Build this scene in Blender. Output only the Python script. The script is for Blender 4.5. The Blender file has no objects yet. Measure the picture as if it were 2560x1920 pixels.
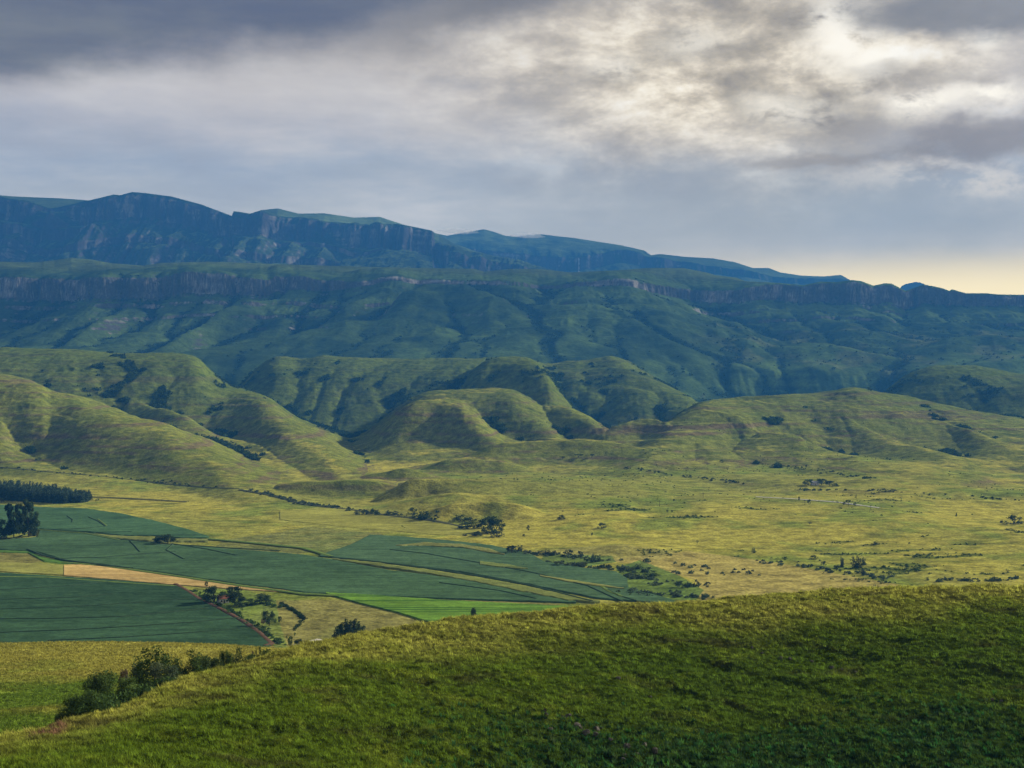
import bpy, bmesh, math, random
import numpy as np
import time
_t0=time.time()
def TT(m): print('TT',m,round(time.time()-_t0,1),flush=True)

HAZE = 6.6e-5         # optical depth of the air per metre
EXPO = .95
# ------------------------------------------------------------------ basics
F = 3517.0            # focal length in photo pixels (photo 2560 wide)
CAM = 130.0           # eye height above the valley floor (m)
HOR = 960.0           # photo row of the horizon
random.seed(7)
rng = np.random.default_rng(7)
sc = bpy.context.scene
col = sc.collection
f32 = np.float32

def U(px): return (np.asarray(px, float) - 1280.0) / F
def V(py): return (HOR - np.asarray(py, float)) / F

# ------------------------------------------------------------------ noise
_prm = np.random.default_rng(3).permutation(256).astype(np.int32)
_prm = np.concatenate([_prm, _prm])
_ang = np.random.default_rng(4).random(256) * 2 * np.pi
_gx, _gy = np.cos(_ang).astype(f32), np.sin(_ang).astype(f32)

def pn(x, y, seed=0):
    x = np.asarray(x, f32) + f32(seed * 17.37 + 1000.5); y = np.asarray(y, f32) + f32(seed * 31.11 + 1000.5)
    xi = np.floor(x).astype(np.int32); yi = np.floor(y).astype(np.int32)
    xf = x - xi; yf = y - yi
    xi &= 255; yi &= 255
    u = xf * xf * xf * (xf * (xf * 6 - 15) + 10); v = yf * yf * yf * (yf * (yf * 6 - 15) + 10)
    def g(ix, iy, dx, dy):
        h = _prm[_prm[ix & 255] + (iy & 255)]
        return _gx[h] * dx + _gy[h] * dy
    a = g(xi, yi, xf, yf); b = g(xi + 1, yi, xf - 1, yf)
    c = g(xi, yi + 1, xf, yf - 1); d = g(xi + 1, yi + 1, xf - 1, yf - 1)
    ab = a + u * (b - a); cd = c + u * (d - c)
    return (ab + v * (cd - ab)) * f32(1.5)

def fbm(x, y, o=4, seed=0, gain=.5):
    s = 0; a = 1.0; n = 0; fq = 1.0
    for k in range(o):
        s = s + a * pn(np.asarray(x) * fq, np.asarray(y) * fq, seed + k * 3); n += a; a *= gain; fq *= 2.03
    return s / n

def ridged(x, y, o=4, seed=0, gain=.5):
    s = 0; a = 1.0; n = 0; fq = 1.0
    for k in range(o):
        s = s + a * (1 - np.abs(pn(np.asarray(x) * fq, np.asarray(y) * fq, seed + k * 3)) * 1.6); n += a; a *= gain; fq *= 2.03
    return s / n

def sstep(a, b, x):
    t = np.clip((np.asarray(x) - a) / (b - a), 0, 1)
    return t * t * (3 - 2 * t)

def pchip(pts, x):
    p = np.array(pts, float); xs, ys = p[:, 0], p[:, 1]
    h = np.diff(xs); d = np.diff(ys) / h
    m = np.zeros(len(xs)); m[0], m[-1] = d[0], d[-1]
    for i in range(1, len(xs) - 1):
        if d[i - 1] * d[i] > 0:
            w1, w2 = 2 * h[i] + h[i - 1], h[i] + 2 * h[i - 1]
            m[i] = (w1 + w2) / (w1 / d[i - 1] + w2 / d[i])
    x = np.asarray(x, float)
    xc = np.clip(x, xs[0], xs[-1])
    i = np.clip(np.searchsorted(xs, xc) - 1, 0, len(xs) - 2)
    t = (xc - xs[i]) / h[i]
    t2, t3 = t * t, t * t * t
    return ((2 * t3 - 3 * t2 + 1) * ys[i] + (t3 - 2 * t2 + t) * h[i] * m[i] + (-2 * t3 + 3 * t2) * ys[i + 1] + (t3 - t2) * h[i] * m[i + 1])

def lin(pts, x):
    p = np.array(pts, float)
    return np.interp(x, p[:, 0], p[:, 1])

# ------------------------------------------------------------------ mesh / object helpers
def mesh_np(name, verts, faces, nside, smooth=True, colors=None):
    me = bpy.data.meshes.new(name)
    verts = np.ascontiguousarray(verts, f32); faces = np.ascontiguousarray(faces, np.int32)
    nf = len(faces)
    me.vertices.add(len(verts)); me.vertices.foreach_set('co', verts.ravel())
    me.loops.add(nf * nside); me.loops.foreach_set('vertex_index', faces.ravel())
    me.polygons.add(nf)
    me.polygons.foreach_set('loop_start', np.arange(0, nf * nside, nside, dtype=np.int32))
    me.polygons.foreach_set('use_smooth', np.full(nf, smooth, bool))
    if colors is not None:
        at = me.color_attributes.new('col', 'FLOAT_COLOR', 'POINT')
        c4 = np.ones((len(verts), 4), f32); c4[:, :3] = colors
        at.data.foreach_set('color', c4.ravel())
    me.update(calc_edges=True)
    return me

def grid_mesh(name, X, Y, Z, colors):
    r, c = X.shape
    v = np.stack([X, Y, Z], -1).reshape(-1, 3)
    i = np.arange(r * c, dtype=np.int32).reshape(r, c)
    q = np.stack([i[:-1, :-1], i[:-1, 1:], i[1:, 1:], i[1:, :-1]], -1).reshape(-1, 4)
    return mesh_np(name, v, q, 4, True, colors.reshape(-1, 3))

def link(name, me, mat=None, parent=None):
    o = bpy.data.objects.new(name, me); col.objects.link(o)
    if mat is not None and not me.materials: me.materials.append(mat)
    if parent is not None: o.parent = parent
    return o

def tag(o, label=None, cat=None, group=None, kind=None):
    if label: o['label'] = label
    if cat: o['category'] = cat
    if group: o['group'] = group
    if kind: o['kind'] = kind
    return o

# ------------------------------------------------------------------ materials
def new_mat(name):
    m = bpy.data.materials.new(name); m.use_nodes = True
    nt = m.node_tree; b = nt.nodes['Principled BSDF']
    b.inputs['Roughness'].default_value = .95
    b.inputs['Specular IOR Level'].default_value = 0.0
    return m, nt, b

def mat_ground(name, s1, s2, bump=0.3, dist=1.0, amp=.35, s3=None):
    """vertex colour times two octaves of procedural grain, with bump"""
    m, nt, b = new_mat(name)
    N = nt.nodes; L = nt.links
    at = N.new('ShaderNodeAttribute'); at.attribute_name = 'col'
    geo = N.new('ShaderNodeNewGeometry')
    n1 = N.new('ShaderNodeTexNoise'); n1.inputs['Scale'].default_value = s1; n1.inputs['Detail'].default_value = 6; n1.inputs['Roughness'].default_value = .65
    n2 = N.new('ShaderNodeTexNoise'); n2.inputs['Scale'].default_value = s2; n2.inputs['Detail'].default_value = 3
    L.new(geo.outputs['Position'], n1.inputs['Vector']); L.new(geo.outputs['Position'], n2.inputs['Vector'])
    mr = N.new('ShaderNodeMapRange'); mr.inputs['From Min'].default_value = .3; mr.inputs['From Max'].default_value = .7
    mr.inputs['To Min'].default_value = 1 - amp; mr.inputs['To Max'].default_value = 1 + amp
    L.new(n1.outputs['Fac'], mr.inputs['Value'])
    mr2 = N.new('ShaderNodeMapRange'); mr2.inputs['From Min'].default_value = .3; mr2.inputs['From Max'].default_value = .7
    mr2.inputs['To Min'].default_value = 1 - amp * .8; mr2.inputs['To Max'].default_value = 1 + amp * .8
    L.new(n2.outputs['Fac'], mr2.inputs['Value'])
    mu = N.new('ShaderNodeMath'); mu.operation = 'MULTIPLY'; L.new(mr.outputs[0], mu.inputs[0]); L.new(mr2.outputs[0], mu.inputs[1])
    vm = N.new('ShaderNodeVectorMath'); vm.operation = 'SCALE'
    L.new(at.outputs['Color'], vm.inputs[0]); L.new(mu.outputs[0], vm.inputs['Scale'])
    L.new(vm.outputs[0], b.inputs['Base Color'])
    bp = N.new('ShaderNodeBump'); bp.inputs['Strength'].default_value = bump; bp.inputs['Distance'].default_value = dist
    L.new(n1.outputs['Fac'], bp.inputs['Height']); L.new(bp.outputs[0], b.inputs['Normal'])
    return m

def mat_leaf(name, base, trans=.25):
    m, nt, b = new_mat(name)
    N = nt.nodes; L = nt.links
    at = N.new('ShaderNodeAttribute'); at.attribute_name = 'col'
    mx = N.new('ShaderNodeVectorMath'); mx.operation = 'MULTIPLY'
    oi = N.new('ShaderNodeObjectInfo')
    mr = N.new('ShaderNodeMapRange'); mr.inputs['To Min'].default_value = .75; mr.inputs['To Max'].default_value = 1.25
    L.new(oi.outputs['Random'], mr.inputs['Value'])
    sc_ = N.new('ShaderNodeVectorMath'); sc_.operation = 'SCALE'
    L.new(at.outputs['Color'], mx.inputs[0]); mx.inputs[1].default_value = base
    L.new(mx.outputs[0], sc_.inputs[0]); L.new(mr.outputs[0], sc_.inputs['Scale'])
    L.new(sc_.outputs[0], b.inputs['Base Color'])
    tr = N.new('ShaderNodeBsdfTranslucent'); L.new(sc_.outputs[0], tr.inputs['Color'])
    ms = N.new('ShaderNodeMixShader'); ms.inputs[0].default_value = trans
    out = N['Material Output']
    L.new(b.outputs[0], ms.inputs[1]); L.new(tr.outputs[0], ms.inputs[2]); L.new(ms.outputs[0], out.inputs['Surface'])
    return m

def mat_plain(name, c, var=.25, scale=2.0, rough=.9):
    m, nt, b = new_mat(name)
    N = nt.nodes; L = nt.links
    b.inputs['Roughness'].default_value = rough
    n = N.new('ShaderNodeTexNoise'); n.inputs['Scale'].default_value = scale; n.inputs['Detail'].default_value = 6
    tc = N.new('ShaderNodeTexCoord'); L.new(tc.outputs['Object'], n.inputs['Vector'])
    r = N.new('ShaderNodeValToRGB')
    r.color_ramp.elements[0].color = (*[k * (1 - var) for k in c], 1); r.color_ramp.elements[0].position = .3
    r.color_ramp.elements[1].color = (*[k * (1 + var) for k in c], 1); r.color_ramp.elements[1].position = .7
    L.new(n.outputs['Fac'], r.inputs[0]); L.new(r.outputs[0], b.inputs['Base Color'])
    bp = N.new('ShaderNodeBump'); bp.inputs['Strength'].default_value = .4; L.new(n.outputs['Fac'], bp.inputs['Height']); L.new(bp.outputs[0], b.inputs['Normal'])
    return m

# ------------------------------------------------------------------ terrain functions
def ridge(px, Y, pts, dep, Wf, Wb, base, sharp=1.0):
    py = pchip(pts, px); d = pchip(dep, px) if not np.isscalar(dep) else dep
    zc = CAM + V(py) * d
    if not np.isscalar(Wf): Wf = pchip(Wf, px)
    t = (Y - d)
    s = np.where(t < 0, -t / Wf, t / Wb)
    s = np.clip(s, 0, 1)
    if sharp >= 1.15:
        q = s ** sharp; S = 1 - q * q * (3 - 2 * q)
    else:
        q = np.sqrt(s * s + .0025) - .05
        S = np.clip(1 - q * 1.048, 0, 1) ** 1.45
    rel = np.maximum(zc - base, 0)
    return base + rel * S

HILLS = [  # profile in photo pixels, crest distance, front width, back width, sharpness
 # left block
 ([(-900,880),(0,871),(163,875),(325,883),(488,887),(529,925),(570,959),(631,979),(692,1003),(753,1044),(793,1064),(854,1097),(900,1125),(960,1160)], [(-900,3300),(0,3350),(488,3400),(700,2950),(960,2350)], 950, 700, 1.0),
 ([(60,900),(160,905),(230,940),(270,960),(350,1000),(440,1025),(480,1044),(512,1064),(549,1089),(610,1105),(690,1120),(760,1140)], [(60,3100),(270,2900),(480,2600),(760,2200)], 420, 420, .9),
 ([(380,930),(450,965),(545,1003),(610,1016),(651,1028),(692,1048),(732,1077),(773,1090),(850,1112)], [(380,3200),(545,2900),(692,2650),(850,2300)], 380, 380, .9),
 ([(-900,900),(-300,915),(0,934),(61,942),(102,957),(130,979),(183,985),(244,1003),(305,1022),(366,1044),(427,1060),(468,1081),(529,1101),(570,1121),(602,1138),(651,1158),(700,1175)], [(-900,2700),(0,2650),(244,2500),(468,2300),(700,1980)], 620, 350, 1.05),
 ([(100,1010),(180,1040),(240,1075),(290,1085),(330,1110),(370,1140),(420,1165)], [(100,2420),(290,2250),(420,2020)], 260, 260, .95),
 ([(-500,1000),(-200,1030),(0,1052),(40,1090),(80,1120),(120,1140),(160,1157),(245,1168),(340,1185)], [(-500,2350),(0,2250),(340,1920)], 330, 260, 1.0),
 # centre block
 ([(560,930),(640,905),(700,892),(753,898),(814,890),(900,895),(1023,899),(1141,897),(1214,896),(1308,893),(1369,908),(1448,902),(1529,893),(1569,902),(1604,922),(1656,951),(1697,974),(1743,998),(1790,1030),(1850,1060)], [(560,3950),(814,3950),(1214,3900),(1529,3950),(1743,3500),(1850,3200)], 900, 500, .9),
 ([(1090,990),(1141,961),(1169,924),(1214,897),(1308,893),(1369,920),(1397,953),(1430,981),(1470,1010)], [(1090,3300),(1214,3450),(1308,3400),(1470,3100)], 640, 420, 2),
 ([(820,1000),(870,960),(920,950),(985,965),(1040,1000),(1060,1030)], [(820,3600),(1060,3400)], 420, 300, .9),
 ([(860,1105),(888,1087),(941,1050),(998,1010),(1043,987),(1104,975),(1186,972),(1267,972),(1308,983),(1348,1014),(1389,1046),(1420,1075),(1450,1100)], [(860,2700),(1100,2900),(1300,2850),(1450,2500)], 520, 420, 2),
 ([(900,1090),(950,1050),(998,1012),(1060,1000),(1145,1002),(1186,1026),(1226,1059),(1259,1079),(1316,1102)], [(900,2580),(1060,2640),(1316,2350)], 360, 300, 2),
 ([(1310,1050),(1356,1016),(1409,1012),(1450,1026),(1491,1046),(1519,1063),(1560,1090)], [(1310,2800),(1409,2750),(1560,2480)], 360, 320, 2),
 ([(1480,985),(1530,965),(1590,965),(1650,985),(1700,1005)], [(1480,3500),(1700,3300)], 500, 260, .85),
 ([(890,1128),(960,1098),(1060,1084),(1200,1082),(1300,1098),(1420,1105)], 2420, 340, 300, 1.0),
 # right block
 ([(2100,1000),(2205,976),(2250,943),(2295,923),(2348,915),(2433,915),(2560,929),(2800,935),(3400,960)], [(2100,3700),(2348,3650),(3400,3500)], 700, 400, .9),
 ([(2380,1000),(2460,975),(2560,960),(2700,955),(3400,985)], [(2380,3300),(3400,3100)], 420, 300, .9),
 ([(1600,1065),(1660,1039),(1701,1025),(1762,1003),(1843,994),(1945,988),(2067,982),(2108,972),(2144,967),(2189,976),(2270,992),(2372,1013),(2560,1045),(2800,1060),(3400,1085)], [(1600,2500),(1762,2800),(2144,3000),(2560,2850),(3400,2700)], 800, 400, .95),
 ([(1990,1040),(2060,1018),(2110,1030),(2150,1060),(2200,1085),(2260,1105),(2330,1118),(2420,1132)], [(1990,2750),(2150,2480),(2420,2080)], 270, 270, .9),
 ([(2290,1030),(2360,1038),(2420,1060),(2480,1090),(2560,1120),(2700,1140)], [(2290,2650),(2480,2330),(2700,2050)], 270, 270, .9),
 ([(1700,1040),(1780,1028),(1860,1040),(1900,1065),(1925,1090)], [(1700,2600),(1925,2380)], 300, 230, .9),
 ([(1780,1130),(1823,1110),(1863,1094),(1924,1081),(1985,1083),(2026,1102),(2047,1116),(2148,1139),(2270,1159),(2400,1172)], [(1780,2250),(1924,2330),(2148,2080),(2400,1850)], 360, 260, .85),
 ([(1440,1110),(1482,1091),(1531,1063),(1552,1055),(1633,1046),(1701,1070),(1762,1102),(1823,1131),(1888,1155),(1950,1170)], [(1440,2350),(1600,2500),(1762,2250),(1950,1980)], 300, 260, .8),
 ([(1050,1170),(1100,1152),(1177,1134),(1238,1106),(1348,1102),(1470,1095),(1552,1107),(1633,1130),(1714,1152),(1800,1170),(1900,1182)], [(1050,2020),(1240,2180),(1470,2200),(1900,1880)], 170, 260, .9),
 ([(1060,1168),(1124,1143),(1165,1143),(1247,1147),(1320,1160)], [(1060,2000),(1320,2030)], 55, 130, .9),
 ([(672,1224),(700,1207),(760,1202),(830,1200),(930,1198),(1010,1206)], 1690, 42, 170, .9),
 ([(890,1192),(962,1181),(1011,1164),(1047,1173),(1100,1186)], 1850, 60, 150, .9),
 ([(935,1248),(994,1209),(1023,1195),(1072,1195),(1186,1199),(1320,1200),(1500,1208),(1700,1215)], [(935,1580),(1023,1602),(1300,1650),(1700,1660)], [(935,44),(1060,52),(1200,190),(1700,300)], 240, .9),
 ([(960,1265),(1043,1247),(1145,1232),(1226,1240),(1400,1240),(1560,1245),(1640,1262)], [(960,1480),(1145,1500),(1640,1510)], [(960,50),(1145,110),(1640,240)], 200, .9),
 ([(1050,1285),(1104,1262),(1226,1255),(1300,1262),(1380,1285)], [(1050,1375),(1226,1395),(1380,1390)], [(1050,40),(1260,46),(1380,80)], 160, .9),
 ([(1560,1268),(1700,1246),(1800,1238),(1900,1244),(2000,1250),(2100,1258),(2200,1272),(2300,1288),(2400,1308),(2560,1335),(2800,1370)], [(1560,1480),(1800,1540),(2000,1500),(2300,1340),(2560,1190),(2800,1090)], 330, 130, .9),
 ([(1450,1370),(1560,1362),(1700,1378),(1850,1395),(2000,1402),(2150,1425)], [(1450,1130),(1700,1110),(2150,1020)], 40, 60, .9),
 ([(2270,1450),(2330,1425),(2420,1415),(2560,1408),(2800,1405)], [(2270,960),(2420,1010),(2800,1030)], 60, 90, .9),
]

BROW = [(-900,1600),(0,1608),(200,1603),(400,1605),(600,1614),(800,1628),(3400,1640)]

def H_hills(px, Y, detail=True):
    """height of the valley and the foothills; px = photo column, Y = distance"""
    px, Y = np.broadcast_arrays(np.asarray(px, float), np.asarray(Y, float))
    X = U(px) * Y
    base = -3.0 + 9 * sstep(1500, 2100, Y) + 16 * sstep(2200, 4300, Y)
    base = base + 2.2 * fbm(X / 420, Y / 420, 2, 11) * sstep(700, 1000, Y)
    roll = sstep(1150, 1500, px) * sstep(1120, 1350, Y) * sstep(2300, 1800, Y)
    base = base + roll * (8 * fbm(X / 210, Y / 190, 3, 13) + 5.0)
    m = np.full(Y.shape, -1e9)
    j1 = fbm(X / 240, Y / 240, 2, 60); j2 = fbm(X / 200, Y / 230, 2, 66)
    grid = px.ndim == 2
    for k, (pts, dep, wf, wb, sh) in enumerate(HILLS):
        wm = wf if np.isscalar(wf) else max(q[1] for q in wf)
        x0, x1 = pts[0][0], pts[-1][0]
        edge = min(max(.3 * (x1 - x0), 50.0), 130.0)
        edL = max(edge, .42 * (x1 - x0)) if wm < 400 and x0 > 1800 else edge
        if grid:
            dd = [dep] if np.isscalar(dep) else [q[1] for q in dep]
            cs = np.nonzero((px[0] > x0 - edge - 5) & (px[0] < x1 + edge + 5))[0] if x0 > -400 and x1 < 2700 else (np.nonzero(px[0] < x1 + edge + 5)[0] if x1 < 2700 else np.nonzero(px[0] > x0 - edge - 5)[0])
            rs = np.nonzero((Y[:, 0] > min(dd) - wm - 60) & (Y[:, 0] < max(dd) + wb + 60))[0]
            if len(cs) == 0 or len(rs) == 0: continue
            sl = (slice(rs[0], rs[-1] + 1), slice(cs[0], cs[-1] + 1))
        else: sl = (slice(None),) * px.ndim
        p_, Y_, b_ = px[sl], Y[sl], base[sl]
        e = np.minimum(sstep(x0 - edge, x0 + edL, p_) if x0 > -400 else 1.0, sstep(x1 + edge, x1 - edge, p_) if x1 < 2700 else 1.0)
        jit = 16 * (j1[sl] * math.cos(k * 1.3) + j2[sl] * math.sin(k * 1.3))
        h = ridge(p_, Y_ + .7 * jit, pts, dep, wf, wb * 1.2, b_, 1.6 if sh == 2 else 1.35 if wm >= 600 else .9)
        m[sl] = np.maximum(m[sl], b_ + (h - b_) * e)
    rel = np.maximum(m - base, 0)
    z = np.maximum(base, m)
    if detail:
        wx = 60 * fbm(X / 350, Y / 350, 2, 21)
        g = ridged((X + wx) / 170, (Y + wx) / 430, 4, 31) - .62
        far = sstep(1900, 2600, Y)
        amp = np.minimum(rel, 70) * (.06 + .045 * far)
        z = z + g * amp * 1.6
        z = z + fbm(X / 45, Y / 60, 3, 41) * np.minimum(rel, 40) * .045
        z = z + .5 * fbm(X / 22, Y / 30, 2, 43) * sstep(1700, 2000, Y)
    # near mound running down from the camera's side
    zb = CAM + V(pchip(BROW, px)) * 420
    Yc = [100, 150, 195, 300, 420, 520, 690]
    zc = [np.full(px.shape, 88.0), np.full(px.shape, 79.0), np.full(px.shape, 80.5), 67 + (zb - 53) * .5, zb, zb * .52, np.full(px.shape, -3.5)]
    zm = np.full(px.shape, -1e9)
    tt = np.zeros(px.shape)
    for i in range(len(Yc) - 1):
        t = (Y - Yc[i]) / (Yc[i + 1] - Yc[i]); k = (t >= 0) & (t <= 1)
        zm = np.where(k, zc[i] + (zc[i + 1] - zc[i]) * t, zm)
    zm = np.where(Y < 100, 88.0, zm)
    zm = zm + .8 * fbm(X / 26, Y / 26, 3, 71) * sstep(500, 380, Y)
    return np.where(Y < 690, np.maximum(zm, -3.5), z)

FGC = [(-900,2260),(-300,1995),(0,1850),(61,1834),(158,1811),(221,1791),(322,1759),(409,1725),(525,1684),(641,1649),(727,1622),(790,1608),(836,1596),(909,1583),(960,1577),(1031,1569),(1145,1549),(1267,1534),(1389,1521),(1552,1510),(1760,1499),(2000,1480),(2200,1468),(2560,1460),(3400,1452)]
FGD = [(-900,105),(0,138),(300,160),(640,192),(1000,218),(1300,236),(1800,250),(2560,262),(3400,268)]

LEDGES = [(1560,1600,2180,1712,.55), (1330,1770,1660,1915,.7), (1720,1572,2120,1628,.6), (560,1850,1050,1770,.6), (620,1745,980,1700,.45), (1900,1540,2560,1600,.5), (2250,1735,2560,1768,.7)]
def ledge_line(px, Y, k, p0, y0, p1, y1):
    t = np.clip((px - p0) / (p1 - p0), -.2, 1.2)
    return 37.5 / -(V(y0 + (y1 - y0) * t)) + 2.2 * fbm(px / 60, px * 0 + k * 5, 3, 90)
def ledge_mask(px, Y):
    m = np.zeros(np.shape(px))
    for k, (p0, y0, p1, y1, a) in enumerate(LEDGES):
        L_ = ledge_line(px, Y, k, p0, y0, p1, y1)
        m = np.maximum(m, sstep(p0 - 30, p0 + 60, px) * sstep(p1 + 30, p1 - 60, px) * sstep(L_ + 1.0, L_ - .2, Y) * sstep(L_ - 3.2, L_ - 1.2, Y) * min(1, a))
    return m

def H_fg(px, Y):
    px, Y = np.broadcast_arrays(np.asarray(px, float), np.asarray(Y, float))
    X = U(px) * Y
    dc = pchip(FGD, px); zc = CAM + V(pchip(FGC, px)) * dc - .45
    yb = pchip([(-900,92),(0,112),(640,132),(1300,150),(2560,166),(3400,170)], px)
    zb = CAM - .2745 * yb - pchip([(-900,0),(0,.3),(640,.5),(1300,.8),(2560,1.2),(3400,1.5)], px)
    t = np.clip((Y - yb) / (dc - yb), 0, 1)
    bulge = np.sin(t * np.pi) * pchip([(-900,.3),(0,.3),(640,.8),(1300,-.8),(1900,-1.6),(2560,-.6),(3400,0)], px)
    face = zb + (zc - zb) * (1 - (1 - t) ** 1.35) + bulge
    near = np.interp(Y, [0, 3, 12, 60, 100], [128.2, 128.0, 125.2, 107, 96])
    nb = np.clip((Y - 60) / (yb - 60), 0, 1); nb = nb * nb * (3 - 2 * nb)
    nearz = near * (1 - nb) + zb * nb
    z = np.where(Y < yb, np.minimum(nearz, CAM - .31 * Y + 2.0 * sstep(yb - 25, yb, Y) * 0 + np.where(Y < 20, 3, 0) + 6 * sstep(yb - 30, yb, Y)), face)
    d_ = np.maximum(Y - dc, 0)
    back = zc - .30 * d_ * sstep(-2, 16, d_) - np.maximum(d_ - 45, 0) * .35
    z = np.where(Y > dc, back, z)
    lump = .30 * fbm(X / 1.7, Y / 1.7, 2, 83) + .34 * fbm(X / 5, Y / 5, 2, 84) + .95 * fbm((X + .5 * Y) / 26, (Y - .5 * X) / 11, 3, 81) + .28 * fbm(X / 3.2, Y / 3.2, 3, 85)
    # stony ledges that step down across the face towards the lower right
    for k, (p0, y0, p1, y1, a) in enumerate(LEDGES):
        L_ = ledge_line(px, Y, k, p0, y0, p1, y1)
        e = sstep(p0 - 30, p0 + 60, px) * sstep(p1 + 30, p1 - 60, px)
        z = z - .75 * a * e * sstep(L_, L_ - 1.8, Y) * sstep(L_ - 26, L_ - 3, Y)
    return z + lump * sstep(60, 110, Y)

# plateau ("lower escarpment") control profiles
PSKY = [(-1000,660),(-300,650),(0,654),(81,656),(133,651),(179,644),(231,649),(278,658),(359,664),(405,657),(521,654),(637,658),(810,664),(1042,670),(1186,672),(1209,679),(1280,672),(1338,672),(1430,681),(1569,674),(1616,670),(1708,670),(1766,681),(1789,688),(1841,694),(1864,703),(1946,707),(2009,713),(2050,704),(2090,705),(2131,700),(2154,703),(2183,714),(2212,708),(2229,709),(2264,727),(2310,711),(2351,719),(2374,727),(2380,723),(2414,733),(2466,733),(2495,736),(2560,737),(3000,745),(3500,750)]
PCLT = [(-1000,700),(0,698),(203,704),(365,704),(486,686),(666,704),(694,693),(752,695),(804,704),(914,706),(984,692),(1071,697),(1200,705),(1400,715),(1523,708),(1720,723),(1830,730),(1930,716),(2009,716),(2050,706),(2131,702),(2183,716),(2220,711),(2264,729),(2310,713),(2374,729),(2466,735),(2560,739),(3500,752)]
PCLH = [(-1000,50),(0,52),(300,50),(500,50),(666,38),(804,28),(914,14),(1071,8),(1300,5),(1500,14),(1720,26),(1900,34),(2009,44),(2131,56),(2220,44),(2310,44),(2414,30),(2560,26),(3500,26)]
PE = [(-1000,905),(0,900),(1300,893),(1600,902),(1800,922),(1870,922),(2200,928),(2350,915),(2560,905),(3500,905)]
PF = [(-1000,868),(0,865),(450,868),(600,855),(900,832),(1200,806),(1450,800),(1650,800),(1900,838),(2560,846),(3500,848)]

def seg(Y, Ys, Zs):
    z = np.zeros(Y.shape)
    z = np.where(Y <= Ys[0], Zs[0], z)
    for i in range(len(Ys) - 1):
        a, b = Ys[i], Ys[i + 1]
        t = (Y - a) / (b - a)
        k = (t > 0) & (t <= 1)
        z = np.where(k, Zs[i] + (Zs[i + 1] - Zs[i]) * t, z)
    return np.where(Y > Ys[-1], Zs[-1], z)

PSPUR = [
 ([(900,850),(949,790),(1007,732),(1076,714),(1157,715),(1215,732),(1280,761),(1340,800),(1400,830)], [(900,5300),(1100,5750),(1280,5500),(1400,5200)], 620, 500, .85),
 ([(400,900),(451,880),(560,868),(660,845),(752,822),(850,805),(949,792),(1060,800)], [(400,4700),(752,5150),(949,5350),(1060,5300)], 420, 380, .9),
 ([(380,880),(450,830),(520,790),(580,762),(640,748),(700,745)], [(380,4900),(580,5750),(700,6000)], 330, 330, .9),
 ([(760,840),(800,800),(850,770),(900,745),(950,720)], [(760,5200),(900,5800),(950,6000)], 260, 300, .9),
 ([(120,880),(180,840),(240,800),(290,770),(320,752)], [(120,4900),(240,5500),(320,5900)], 300, 320, .9),
 ([(1280,800),(1340,780),(1420,775),(1520,790),(1600,815),(1680,850),(1760,885)], [(1280,5600),(1420,5500),(1600,5200),(1760,4800)], 380, 380, .9),
 ([(1180,850),(1300,835),(1420,842),(1520,865),(1620,885)], [(1180,5000),(1420,4950),(1620,4750)], 300, 260, .9),
 ([(1560,700),(1640,745),(1700,790),(1760,830),(1820,868)], [(1560,6150),(1700,5600),(1820,5000)], 300, 300, .9),
 ([(2320,850),(2440,838),(2560,845),(2800,850)], [(2320,5050),(2800,5000)], 200, 200, 1.0),
 ([(1880,872),(2000,858),(2140,868),(2260,888)], [(1880,4950),(2260,4850)], 180, 180, 1.0),
]

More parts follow.
